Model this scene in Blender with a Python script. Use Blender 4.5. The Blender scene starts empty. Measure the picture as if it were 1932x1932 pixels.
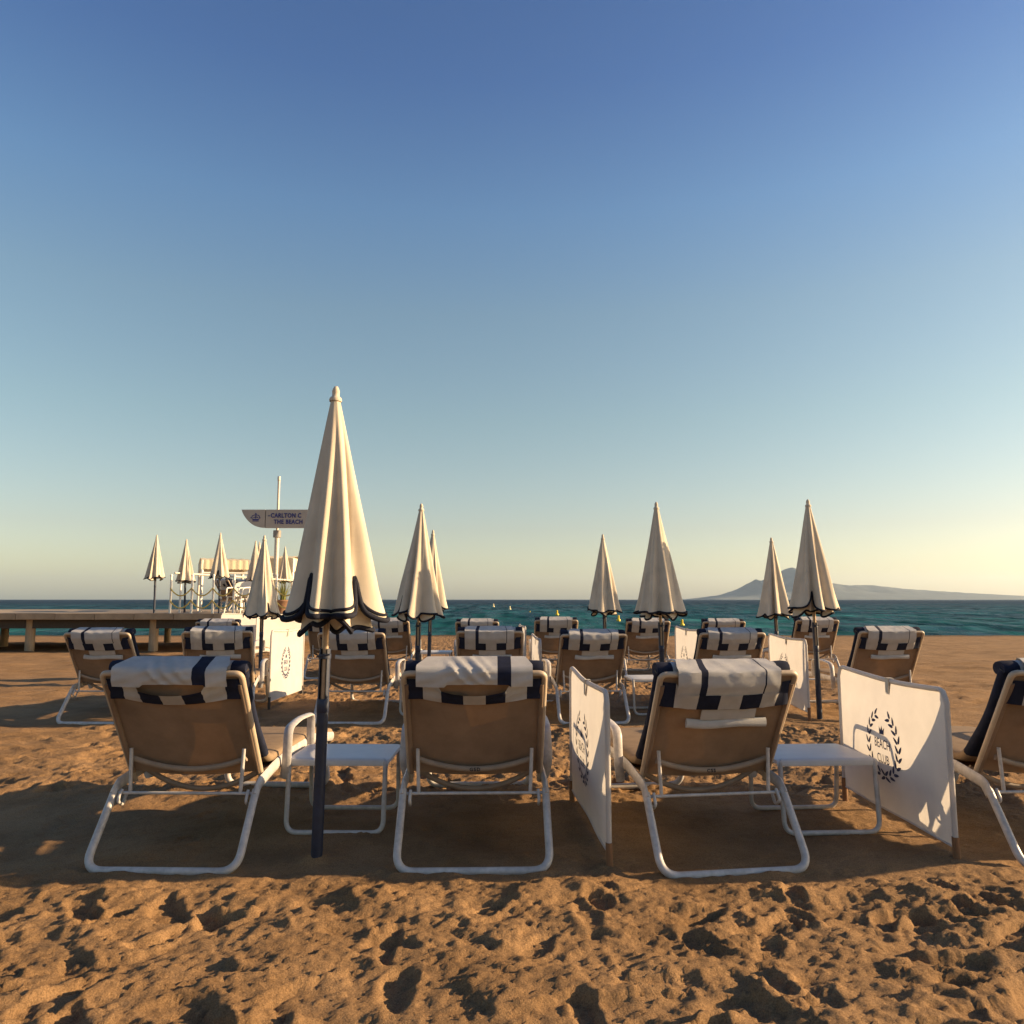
import bpy, bmesh, math, random
import numpy as np
from mathutils import Vector, Matrix

random.seed(7)
rng = np.random.default_rng(11)
R = math.radians
scene = bpy.context.scene
COL = scene.collection

# ------------------------------------------------------------------ camera
FPX = 1430.0            # focal length in units where the square frame is 1932 wide
EYE = 1.19
PITCH = math.atan(165.0 / FPX)
cam_data = bpy.data.cameras.new("camera")
cam = bpy.data.objects.new("camera", cam_data)
COL.objects.link(cam)
cam_data.sensor_width = 36.0
cam_data.lens = FPX / 1932.0 * 36.0
cam_data.clip_start = 0.05
cam_data.clip_end = 40000.0
cam.location = (0, 0, EYE)
cam.rotation_euler = (math.pi / 2 + PITCH, 0, 0)
scene.camera = cam

# ------------------------------------------------------------------ sky and sun
SUN_AZ = R(3.0)         # measured from +X towards +Y
SUN_EL = R(16.5)
world = bpy.data.worlds.new("World")
scene.world = world
world.use_nodes = True
nt = world.node_tree
nt.nodes.clear()
w_out = nt.nodes.new("ShaderNodeOutputWorld")
w_bg = nt.nodes.new("ShaderNodeBackground")
w_sky = nt.nodes.new("ShaderNodeTexSky")
w_sky.sky_type = 'NISHITA'
w_sky.sun_disc = False
w_sky.sun_elevation = SUN_EL
w_sky.sun_rotation = math.pi / 2 - SUN_AZ
w_sky.altitude = 0
w_sky.air_density = 1.0
w_sky.dust_density = 1.2
w_sky.ozone_density = 1.6
w_bg.inputs["Strength"].default_value = 0.090
# film-like sky tint by height, same all round; unseen zenith darkened to deepen shade
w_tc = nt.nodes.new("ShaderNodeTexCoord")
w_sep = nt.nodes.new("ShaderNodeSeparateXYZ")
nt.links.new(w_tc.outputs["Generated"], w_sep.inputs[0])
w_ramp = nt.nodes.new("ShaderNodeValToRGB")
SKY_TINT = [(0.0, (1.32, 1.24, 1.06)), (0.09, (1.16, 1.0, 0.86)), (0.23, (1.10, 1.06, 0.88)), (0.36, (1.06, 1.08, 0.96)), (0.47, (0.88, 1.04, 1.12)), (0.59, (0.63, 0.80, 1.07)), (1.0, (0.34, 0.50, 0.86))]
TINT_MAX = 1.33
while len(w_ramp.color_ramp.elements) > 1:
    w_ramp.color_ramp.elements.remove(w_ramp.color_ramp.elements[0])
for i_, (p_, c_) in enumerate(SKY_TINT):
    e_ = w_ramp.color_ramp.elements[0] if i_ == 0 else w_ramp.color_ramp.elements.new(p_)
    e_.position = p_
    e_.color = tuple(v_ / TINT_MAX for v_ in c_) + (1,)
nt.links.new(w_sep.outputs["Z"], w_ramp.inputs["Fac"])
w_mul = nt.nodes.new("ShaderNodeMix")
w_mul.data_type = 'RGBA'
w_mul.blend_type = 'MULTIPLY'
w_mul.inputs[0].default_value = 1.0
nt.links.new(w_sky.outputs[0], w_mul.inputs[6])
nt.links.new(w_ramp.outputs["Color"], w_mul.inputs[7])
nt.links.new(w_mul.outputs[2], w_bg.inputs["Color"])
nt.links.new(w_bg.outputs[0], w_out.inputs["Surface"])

sun_data = bpy.data.lights.new("sun", 'SUN')
sun_data.energy = 5.0
sun_data.angle = R(0.5)
sun_data.color = (1.0, 0.72, 0.41)
sun = bpy.data.objects.new("sun", sun_data)
COL.objects.link(sun)
to_sun = Vector((math.cos(SUN_EL) * math.cos(SUN_AZ), math.cos(SUN_EL) * math.sin(SUN_AZ), math.sin(SUN_EL)))
sun.rotation_euler = to_sun.to_track_quat('Z', 'Y').to_euler()
sun.location = to_sun * 60

scene.view_settings.view_transform = 'Standard'
scene.view_settings.look = 'None'
scene.view_settings.gamma = 1.0
scene.view_settings.exposure = 1.28
scene.view_settings.use_curve_mapping = False
scene.cycles.volume_bounces = 1
scene.cycles.max_bounces = 8


# ------------------------------------------------------------------ placing helpers
def ray(px, py):
    v = 966.0 - py
    fwd = FPX * math.cos(PITCH) - v * math.sin(PITCH)
    up = FPX * math.sin(PITCH) + v * math.cos(PITCH)
    return (px - 966.0) / fwd, up / fwd


def at(px, py, y):
    """point at distance y in front of the eye"""
    a, b = ray(px, py)
    return Vector((a * y, y, EYE + b * y))


# ------------------------------------------------------------------ noise in numpy
_lat = rng.random((256, 256))


def vnoise(x, y, seed=0):
    xi = np.floor(x).astype(int)
    yi = np.floor(y).astype(int)
    fx = x - xi
    fy = y - yi
    fx = fx * fx * fx * (fx * (fx * 6 - 15) + 10)
    fy = fy * fy * fy * (fy * (fy * 6 - 15) + 10)
    a = (xi + seed * 37) % 256
    b = (yi + seed * 91) % 256
    a1 = (a + 1) % 256
    b1 = (b + 1) % 256
    return ((_lat[a, b] * (1 - fx) + _lat[a1, b] * fx) * (1 - fy)
            + (_lat[a, b1] * (1 - fx) + _lat[a1, b1] * fx) * fy) * 2 - 1


def fbm(x, y, octaves=4, seed=0, gain=0.5):
    s = np.zeros_like(x, dtype=float)
    a = 1.0
    f = 1.0
    for o in range(octaves):
        s += a * vnoise(x * f, y * f, seed + o * 5)
        a *= gain
        f *= 2.03
    return s


# ------------------------------------------------------------------ materials
def new_mat(name):
    m = bpy.data.materials.new(name)
    m.use_nodes = True
    t = m.node_tree
    t.nodes.clear()
    out = t.nodes.new("ShaderNodeOutputMaterial")
    return m, t, out


def N(t, typ, **kw):
    n = t.nodes.new(typ)
    for k, v in kw.items():
        setattr(n, k, v)
    return n


def mottled(name, col, var=0.12, scale=8.0, rough=0.6, bump=0.0, bscale=120.0, metallic=0.0, translucent=0.0,
            stretch=(1, 1, 1), spec=0.5, tcol=None, coords="Object"):
    """principled surface with large and small procedural colour variation, optional relief and translucency"""
    m, t, out = new_mat(name)
    tc = N(t, "ShaderNodeTexCoord")
    mp = N(t, "ShaderNodeMapping")
    mp.inputs["Scale"].default_value = stretch
    t.links.new(tc.outputs[coords], mp.inputs[0])
    n1 = N(t, "ShaderNodeTexNoise")
    n1.inputs["Scale"].default_value = scale
    n1.inputs["Detail"].default_value = 6
    n1.inputs["Roughness"].default_value = 0.6
    t.links.new(mp.outputs[0], n1.inputs["Vector"])
    ramp = N(t, "ShaderNodeValToRGB")
    ramp.color_ramp.elements[0].position = 0.3
    ramp.color_ramp.elements[1].position = 0.7
    ramp.color_ramp.elements[0].color = tuple(c * (1 - var) for c in col) + (1,)
    ramp.color_ramp.elements[1].color = tuple(min(1, c * (1 + var)) for c in col) + (1,)
    t.links.new(n1.outputs["Fac"], ramp.inputs["Fac"])
    p = N(t, "ShaderNodeBsdfPrincipled")
    p.inputs["Roughness"].default_value = rough
    p.inputs["Metallic"].default_value = metallic
    p.inputs["Specular IOR Level"].default_value = spec
    t.links.new(ramp.outputs["Color"], p.inputs["Base Color"])
    bsock = None
    if bump:
        n2 = N(t, "ShaderNodeTexNoise")
        n2.inputs["Scale"].default_value = bscale
        n2.inputs["Detail"].default_value = 4
        t.links.new(mp.outputs[0], n2.inputs["Vector"])
        b = N(t, "ShaderNodeBump")
        b.inputs["Strength"].default_value = bump
        b.inputs["Distance"].default_value = 0.004
        t.links.new(n2.outputs["Fac"], b.inputs["Height"])
        t.links.new(b.outputs["Normal"], p.inputs["Normal"])
        bsock = b.outputs["Normal"]
    if translucent:
        tr = N(t, "ShaderNodeBsdfTranslucent")
        if tcol:
            tr.inputs["Color"].default_value = tuple(tcol) + (1,)
        else:
            t.links.new(ramp.outputs["Color"], tr.inputs["Color"])
        mx = N(t, "ShaderNodeMixShader")
        mx.inputs["Fac"].default_value = translucent
        t.links.new(p.outputs[0], mx.inputs[1])
        t.links.new(tr.outputs[0], mx.inputs[2])
        t.links.new(mx.outputs[0], out.inputs["Surface"])
    else:
        t.links.new(p.outputs[0], out.inputs["Surface"])
    return m


M = {}
M['parasol'] = mottled("parasol_canvas", (0.55, 0.475, 0.375), 0.12, 5, 0.85, 0.25, 260, translucent=0.07, spec=0.1)
M['navy'] = mottled("navy_piping", (0.010, 0.011, 0.020), 0.25, 30, 0.8, 0.2, 300, spec=0.2)
M['navy_cloth'] = mottled("navy_cloth", (0.014, 0.017, 0.034), 0.25, 18, 0.9, 0.35, 380, spec=0.15)
M['cream'] = mottled("cream_cloth", (0.43, 0.415, 0.405), 0.09, 14, 0.9, 0.4, 380, translucent=0.08, spec=0.1)
M['mattress'] = mottled("mattress_cloth", (0.24, 0.17, 0.11), 0.12, 14, 0.9, 0.35, 300, spec=0.1)
M['sling'] = mottled("taupe_sling", (0.250, 0.172, 0.118), 0.22, 6, 0.75, 0.35, 420, translucent=0.10, spec=0.2,
                     tcol=(0.34, 0.16, 0.05))
M['frame'] = mottled("white_painted_tube", (0.44, 0.41, 0.39), 0.22, 26, 0.42, 0.1, 90)
M['frame_beige'] = mottled("beige_painted_tube", (0.40, 0.31, 0.22), 0.10, 14, 0.5, 0.1, 90)
M['bar'] = mottled("taupe_painted_bar", (0.27, 0.20, 0.145), 0.12, 14, 0.55, 0.1, 90)
M['table'] = mottled("white_table_top", (0.55, 0.53, 0.51), 0.07, 9, 0.4, 0.1, 60)
M['pole_navy'] = mottled("navy_pole_paint", (0.010, 0.016, 0.038), 0.4, 22, 0.55, 0.12, 80)
M['pole_steel'] = mottled("worn_steel_pole", (0.33, 0.24, 0.17), 0.2, 26, 0.4, 0.1, 80, metallic=0.6)
M['wind'] = mottled("windbreak_canvas", (0.62, 0.58, 0.545), 0.06, 6, 0.85, 0.3, 240, translucent=0.34, spec=0.1)
M['print'] = mottled("blue_print", (0.028, 0.034, 0.085), 0.3, 60, 0.8)
M['stake'] = mottled("wooden_stake", (0.20, 0.10, 0.045), 0.3, 12, 0.8, 0.4, 60, stretch=(6, 6, 1))
M['stake_dark'] = mottled("dark_stake", (0.05, 0.04, 0.035), 0.3, 12, 0.7, 0.3, 60, stretch=(6, 6, 1))
M['tab'] = mottled("clip_tab", (0.55, 0.47, 0.36), 0.1, 20, 0.6)
M['sign'] = mottled("sign_panel", (0.36, 0.315, 0.28), 0.06, 2, 0.5, spec=0.3)
M['sign_blue'] = mottled("sign_blue", (0.025, 0.03, 0.17), 0.15, 6, 0.6)
M['sign_dark'] = mottled("sign_gap", (0.09, 0.07, 0.06), 0.15, 6, 0.7)
M['mast'] = mottled("galvanised_mast", (0.52, 0.47, 0.40), 0.12, 5, 0.45, 0.05, 30)
M['bracket'] = mottled("grey_bracket", (0.22, 0.20, 0.18), 0.12, 5, 0.6)
M['buoy'] = mottled("yellow_buoy", (0.72, 0.50, 0.03), 0.1, 3, 0.4)
M['buoy_white'] = mottled("pale_buoy", (0.75, 0.62, 0.35), 0.1, 3, 0.4)
M['rope'] = mottled("yellow_rope", (0.62, 0.45, 0.12), 0.2, 20, 0.9)
M['deck'] = mottled("deck_boards", (0.34, 0.25, 0.16), 0.25, 3, 0.8, 0.3, 20, stretch=(1, 9, 1))
M['stone'] = mottled("pier_concrete", (0.30, 0.26, 0.21), 0.2, 1.6, 0.9, 0.4, 14)
M['awning'] = mottled("awning_canvas", (0.70, 0.60, 0.42), 0.07, 2, 0.85, 0.2, 40, translucent=0.12, spec=0.1)
M['white'] = mottled("white_plastic", (0.74, 0.70, 0.62), 0.06, 8, 0.5)
M['reed'] = mottled("reed_leaf", (0.17, 0.17, 0.035), 0.35, 6, 0.7, translucent=0.3)
M['terracotta'] = mottled("planter_clay", (0.22, 0.12, 0.07), 0.2, 6, 0.9)


def sand_material():
    m, t, out = new_mat("beach_sand")
    tc = N(t, "ShaderNodeTexCoord")
    p = N(t, "ShaderNodeBsdfPrincipled")
    p.inputs["Roughness"].default_value = 0.95
    p.inputs["Specular IOR Level"].default_value = 0.15
    big = N(t, "ShaderNodeTexNoise")
    big.inputs["Scale"].default_value = 2.2
    big.inputs["Detail"].default_value = 8
    big.inputs["Roughness"].default_value = 0.65
    t.links.new(tc.outputs["Object"], big.inputs["Vector"])
    grain = N(t, "ShaderNodeTexNoise")
    grain.inputs["Scale"].default_value = 190
    grain.inputs["Detail"].default_value = 3
    grain.inputs["Roughness"].default_value = 0.8
    t.links.new(tc.outputs["Object"], grain.inputs["Vector"])
    r1 = N(t, "ShaderNodeValToRGB")
    r1.color_ramp.elements[0].position = 0.3
    r1.color_ramp.elements[1].position = 0.72
    r1.color_ramp.elements[0].color = (0.215, 0.128, 0.062, 1)
    r1.color_ramp.elements[1].color = (0.355, 0.220, 0.112, 1)
    t.links.new(big.outputs["Fac"], r1.inputs["Fac"])
    r2 = N(t, "ShaderNodeValToRGB")
    r2.color_ramp.elements[0].position = 0.32
    r2.color_ramp.elements[1].position = 0.62
    r2.color_ramp.elements[0].color = (0.52, 0.48, 0.44, 1)
    r2.color_ramp.elements[1].color = (1.12, 1.1, 1.06, 1)
    t.links.new(grain.outputs["Fac"], r2.inputs["Fac"])
    mul = N(t, "ShaderNodeMix", data_type='RGBA', blend_type='MULTIPLY')
    mul.inputs[0].default_value = 1.0
    t.links.new(r1.outputs["Color"], mul.inputs[6])
    t.links.new(r2.outputs["Color"], mul.inputs[7])
    sp = N(t, "ShaderNodeSeparateXYZ")
    t.links.new(tc.outputs["Object"], sp.inputs[0])
    wet = N(t, "ShaderNodeMapRange")
    wet.inputs["From Min"].default_value = 36.5
    wet.inputs["From Max"].default_value = 39.5
    wet.inputs["To Min"].default_value = 1.0
    wet.inputs["To Max"].default_value = 0.42
    t.links.new(sp.outputs["Y"], wet.inputs["Value"])
    wm = N(t, "ShaderNodeVectorMath", operation='SCALE')
    t.links.new(mul.outputs[2], wm.inputs[0])
    t.links.new(wet.outputs[0], wm.inputs["Scale"])
    t.links.new(wm.outputs[0], p.inputs["Base Color"])
    lump = N(t, "ShaderNodeTexNoise")
    lump.inputs["Scale"].default_value = 34
    lump.inputs["Detail"].default_value = 9
    lump.inputs["Roughness"].default_value = 0.72
    t.links.new(tc.outputs["Object"], lump.inputs["Vector"])
    b = N(t, "ShaderNodeBump")
    b.inputs["Strength"].default_value = 0.9
    b.inputs["Distance"].default_value = 0.016
    t.links.new(lump.outputs["Fac"], b.inputs["Height"])
    t.links.new(b.outputs["Normal"], p.inputs["Normal"])
    t.links.new(p.outputs[0], out.inputs["Surface"])
    return m


def water_material():
    m, t, out = new_mat("sea_water")
    tc = N(t, "ShaderNodeTexCoord")
    p = N(t, "ShaderNodeBsdfPrincipled")
    p.inputs["Roughness"].default_value = 0.30
    p.inputs["IOR"].default_value = 1.33
    p.inputs["Specular IOR Level"].default_value = 0.06
    sep = N(t, "ShaderNodeSeparateXYZ")
    t.links.new(tc.outputs["Object"], sep.inputs[0])
    # shallow water near the shore is greener than deep water: depth grows with distance from the beach
    dist = N(t, "ShaderNodeMapRange")
    dist.inputs["From Min"].default_value = 40
    dist.inputs["From Max"].default_value = 420
    t.links.new(sep.outputs["Y"], dist.inputs["Value"])
    rd = N(t, "ShaderNodeValToRGB")
    rd.color_ramp.elements[0].position = 0.0
    rd.color_ramp.elements[0].color = (0.010, 0.070, 0.072, 1)
    rd.color_ramp.elements[1].position = 1.0
    rd.color_ramp.elements[1].color = (0.003, 0.018, 0.040, 1)
    e = rd.color_ramp.elements.new(0.25)
    e.color = (0.006, 0.046, 0.060, 1)
    t.links.new(dist.outputs[0], rd.inputs["Fac"])
    mp = N(t, "ShaderNodeMapping")
    mp.inputs["Scale"].default_value = (0.35, 1.0, 1.0)
    t.links.new(tc.outputs["Object"], mp.inputs[0])
    pat = N(t, "ShaderNodeTexNoise")
    pat.inputs["Scale"].default_value = 0.16
    pat.inputs["Detail"].default_value = 5
    t.links.new(mp.outputs[0], pat.inputs["Vector"])
    rp = N(t, "ShaderNodeValToRGB")
    rp.color_ramp.elements[0].position = 0.35
    rp.color_ramp.elements[1].position = 0.68
    rp.color_ramp.elements[0].color = (0.6, 0.65, 0.75, 1)
    rp.color_ramp.elements[1].color = (1.35, 1.4, 1.25, 1)
    t.links.new(pat.outputs["Fac"], rp.inputs["Fac"])
    mul = N(t, "ShaderNodeMix", data_type='RGBA', blend_type='MULTIPLY')
    mul.inputs[0].default_value = 1.0
    t.links.new(rd.outputs["Color"], mul.inputs[6])
    t.links.new(rp.outputs["Color"], mul.inputs[7])
    last = mul
    for sc_, sx_, sy_, lo_, hi_, ca_, cb_ in ((1.0, 0.20, 0.030, 0.40, 0.64, (0.50, 0.55, 0.62, 1), (1.75, 1.6, 1.5, 1)),
                                              (1.0, 0.75, 0.085, 0.38, 0.68, (0.62, 0.66, 0.72, 1), (1.7, 1.55, 1.5, 1))):
        m2 = N(t, "ShaderNodeMapping")
        m2.inputs["Scale"].default_value = (sx_, sy_, 1.0)
        t.links.new(tc.outputs["Object"], m2.inputs[0])
        n2 = N(t, "ShaderNodeTexNoise")
        n2.inputs["Scale"].default_value = sc_
        n2.inputs["Detail"].default_value = 5
        n2.inputs["Roughness"].default_value = 0.65
        t.links.new(m2.outputs[0], n2.inputs["Vector"])
        r2 = N(t, "ShaderNodeValToRGB")
        r2.color_ramp.elements[0].position = lo_
        r2.color_ramp.elements[1].position = hi_
        r2.color_ramp.elements[0].color = ca_
        r2.color_ramp.elements[1].color = tuple(c / 2 for c in cb_)
        r2.color_ramp.elements[0].color = tuple(c / 2 for c in ca_)
        t.links.new(n2.outputs["Fac"], r2.inputs["Fac"])
        mm = N(t, "ShaderNodeMix", data_type='RGBA', blend_type='MULTIPLY')
        mm.inputs[0].default_value = 1.0
        t.links.new(last.outputs[2], mm.inputs[6])
        t.links.new(r2.outputs["Color"], mm.inputs[7])
        sc2 = N(t, "ShaderNodeVectorMath", operation='SCALE')
        sc2.inputs["Scale"].default_value = 2.0
        t.links.new(mm.outputs[2], sc2.inputs[0])
        last = N(t, "ShaderNodeMix", data_type='RGBA', blend_type='MIX')
        last.inputs[0].default_value = 0.0
        t.links.new(sc2.outputs[0], last.inputs[6])
    w = N(t, "ShaderNodeTexNoise")
    w.inputs["Scale"].default_value = 1.5
    w.inputs["Detail"].default_value = 8
    w.inputs["Roughness"].default_value = 0.62
    t.links.new(mp.outputs[0], w.inputs["Vector"])
    b = N(t, "ShaderNodeBump")
    b.inputs["Strength"].default_value = 1.0
    b.inputs["Distance"].default_value = 0.35
    t.links.new(w.outputs["Fac"], b.inputs["Height"])
    dif = N(t, "ShaderNodeBsdfDiffuse")
    t.links.new(last.outputs[2], dif.inputs["Color"])
    gl = N(t, "ShaderNodeBsdfGlossy")
    gl.inputs["Roughness"].default_value = 0.22
    t.links.new(b.outputs["Normal"], gl.inputs["Normal"])
    m3 = N(t, "ShaderNodeMapping")
    m3.inputs["Scale"].default_value = (0.55, 0.06, 1.0)
    t.links.new(tc.outputs["Object"], m3.inputs[0])
    n3 = N(t, "ShaderNodeTexNoise")
    n3.inputs["Scale"].default_value = 1.0
    n3.inputs["Detail"].default_value = 6
    n3.inputs["Roughness"].default_value = 0.7
    t.links.new(m3.outputs[0], n3.inputs["Vector"])
    mr = N(t, "ShaderNodeMapRange")
    mr.inputs["From Min"].default_value = 0.38
    mr.inputs["From Max"].default_value = 0.68
    mr.inputs["To Min"].default_value = 0.015
    mr.inputs["To Max"].default_value = 0.26
    t.links.new(n3.outputs["Fac"], mr.inputs["Value"])
    mxs = N(t, "ShaderNodeMixShader")
    t.links.new(mr.outputs[0], mxs.inputs["Fac"])
    t.links.new(dif.outputs[0], mxs.inputs[1])
    t.links.new(gl.outputs[0], mxs.inputs[2])
    t.links.new(mxs.outputs[0], out.inputs["Surface"])
    t.nodes.remove(p)
    return m


M['sand'] = sand_material()
M['water'] = water_material()
M['mountain'] = mottled("mountain_scrub", (0.055, 0.066, 0.058), 0.4, 0.006, 0.95, coords="Object")


# ------------------------------------------------------------------ geometry builders
class Geo:
    """collects vertices and faces of ONE mesh"""

    def __init__(self):
        self.v = []
        self.f = []
        self.m = []

    def add(self, verts, faces, mi=0):
        o = len(self.v)
        self.v.extend([tuple(p) for p in verts])
        for f in faces:
            self.f.append(tuple(i + o for i in f))
            self.m.append(mi)
        return self

    def tube(self, path, r, n=10, closed=False, mi=0, rx=None, up=(0, 0, 1), caps=True):
        """sweep an ellipse (r along 'up'-ish, rx sideways) along a path"""
        P = [Vector(p) for p in path]
        rx = r if rx is None else rx
        k = len(P)
        rings = []
        upv = Vector(up)
        prev = None
        for i in range(k):
            if closed:
                tdir = (P[(i + 1) % k] - P[i - 1]).normalized()
            else:
                tdir = (P[min(i + 1, k - 1)] - P[max(i - 1, 0)]).normalized()
            if prev is None:
                a = upv - tdir * upv.dot(tdir)
                if a.length < 1e-4:
                    a = Vector((1, 0, 0)) - tdir * tdir.x
                a.normalize()
            else:
                a = prev - tdir * prev.dot(tdir)
                a.normalize()
            prev = a
            b = tdir.cross(a)
            ri = r[i] if isinstance(r, (list, tuple)) else r
            rxi = rx[i] if isinstance(rx, (list, tuple)) else rx
            rings.append([P[i] + a * (ri * math.cos(2 * math.pi * j / n)) + b * (rxi * math.sin(2 * math.pi * j / n))
                          for j in range(n)])
        verts = [p for ring in rings for p in ring]
        faces = []
        for i in range(k if closed else k - 1):
            i2 = (i + 1) % k
            for j in range(n):
                j2 = (j + 1) % n
                faces.append((i * n + j, i * n + j2, i2 * n + j2, i2 * n + j))
        if caps and not closed:
            faces.append(tuple(range(n - 1, -1, -1)))
            faces.append(tuple((k - 1) * n + j for j in range(n)))
        return self.add(verts, faces, mi)

    def box(self, lo, hi, mi=0):
        x0, y0, z0 = lo
        x1, y1, z1 = hi
        v = [(x0, y0, z0), (x1, y0, z0), (x1, y1, z0), (x0, y1, z0), (x0, y0, z1), (x1, y0, z1), (x1, y1, z1), (x0, y1, z1)]
        f = [(0, 3, 2, 1), (4, 5, 6, 7), (0, 1, 5, 4), (1, 2, 6, 5), (2, 3, 7, 6), (3, 0, 4, 7)]
        return self.add(v, f, mi)

    def grid(self, rows, mi=0, wrap=False, mfun=None):
        """rows: list of equal-length lists of points"""
        n = len(rows[0])
        v = [p for r_ in rows for p in r_]
        o = len(self.v)
        self.v.extend([tuple(p) for p in v])
        for i in range(len(rows) - 1):
            for j in range(n if wrap else n - 1):
                j2 = (j + 1) % n
                self.f.append((o + i * n + j, o + i * n + j2, o + (i + 1) * n + j2, o + (i + 1) * n + j))
                self.m.append(mfun(i, j) if mfun else mi)
        return self

    def lathe(self, prof, n=20, mi=0, c=(0, 0)):
        rows = [[(c[0] + r_ * math.cos(2 * math.pi * j / n), c[1] + r_ * math.sin(2 * math.pi * j / n), z) for j in range(n)]
                for r_, z in prof]
        return self.grid(rows, mi, wrap=True)

    def mesh(self, name, mats, smooth=True, bevel=0):
        me = bpy.data.meshes.new(name)
        me.from_pydata(self.v, [], self.f)
        for m_ in mats:
            me.materials.append(m_)
        if len(mats) > 1:
            me.polygons.foreach_set("material_index", self.m)
        if smooth:
            me.polygons.foreach_set("use_smooth", [True] * len(me.polygons))
            try:
                me.set_sharp_from_angle(angle=R(50))
            except Exception:
                pass
        me.update()
        return me


def link(name, me, parent=None):
    o = bpy.data.objects.new(name, me)
    COL.objects.link(o)
    if parent is not None:
        o.parent = parent
    return o


def put(name, geo, mats, parent=None, smooth=True):
    if not isinstance(mats, (list, tuple)):
        mats = [mats]
    return link(name, geo.mesh(name, mats, smooth), parent)


def thing(name, label, cat, loc=(0, 0, 0), rz=0.0, group=None):
    o = bpy.data.objects.new(name, None)
    o.empty_display_size = 0.1
    COL.objects.link(o)
    o.location = loc
    o.rotation_euler = (0, 0, rz)
    tag(o, label, cat, group)
    return o


def tag(o, label, cat, group=None):
    o["label"] = label
    o["category"] = cat
    if group:
        o["group"] = group
    return o


def copy_thing(root, loc, rz, label, group=None):
    r_ = root.copy()
    COL.objects.link(r_)
    r_.location = loc
    r_.rotation_euler = (0, 0, rz)
    r_["label"] = label
    if group:
        r_["group"] = group
    for ch in list(root.children):
        c = ch.copy()
        COL.objects.link(c)
        c.parent = r_
        for g in list(ch.children):
            d = g.copy()
            COL.objects.link(d)
            d.parent = c
    return r_


def fillet(pts, rad, seg=6):
    """round the inner corners of a polyline"""
    P = [Vector(p) for p in pts]
    out = [P[0]]
    for i in range(1, len(P) - 1):
        a, b, c = P[i - 1], P[i], P[i + 1]
        r_ = rad[i - 1] if isinstance(rad, (list, tuple)) else rad
        u = (a - b)
        w = (c - b)
        d = min(r_, u.length * 0.49, w.length * 0.49)
        u.normalize()
        w.normalize()
        p0, p1 = b + u * d, b + w * d
        for k in range(seg + 1):
            s = k / seg
            out.append(p0 * (1 - s) ** 2 + b * (2 * s * (1 - s)) + p1 * s * s)
    out.append(P[-1])
    return out


def text_mesh(body, size, bold=0.0, extrude=0.0, spacing=1.0):
    cu = bpy.data.curves.new("lettering", 'FONT')
    cu.body = body
    cu.size = size
    cu.offset = bold
    cu.extrude = extrude
    cu.space_character = spacing
    cu.align_x = 'CENTER'
    cu.align_y = 'CENTER'
    cu.resolution_u = 3
    ob = bpy.data.objects.new("lettering_source", cu)
    COL.objects.link(ob)
    bpy.context.view_layer.update()
    dg = bpy.context.evaluated_depsgraph_get()
    me = bpy.data.meshes.new_from_object(ob.evaluated_get(dg))
    bpy.data.objects.remove(ob)
    bpy.data.curves.remove(cu)
    return me


# ------------------------------------------------------------------ beach
def graded(segments):
    out = [segments[0][0]]
    for a, b, d in segments:
        n = max(1, int(round((b - a) / d)))
        out.extend([a + (b - a) * (i + 1) / n for i in range(n)])
    return np.array(out)


def geom(a, b, d0, grow):
    out = [a]
    d = d0
    while out[-1] < b:
        out.append(min(b, out[-1] + d))
        d *= grow
    return out


def beach_level(y):
    """large shape of the beach: flat under the loungers, sloping to the sea"""
    t = np.clip((y - 14.5) / (43.0 - 14.5), 0, 1.6)
    return -0.80 * t ** 1.15


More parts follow.
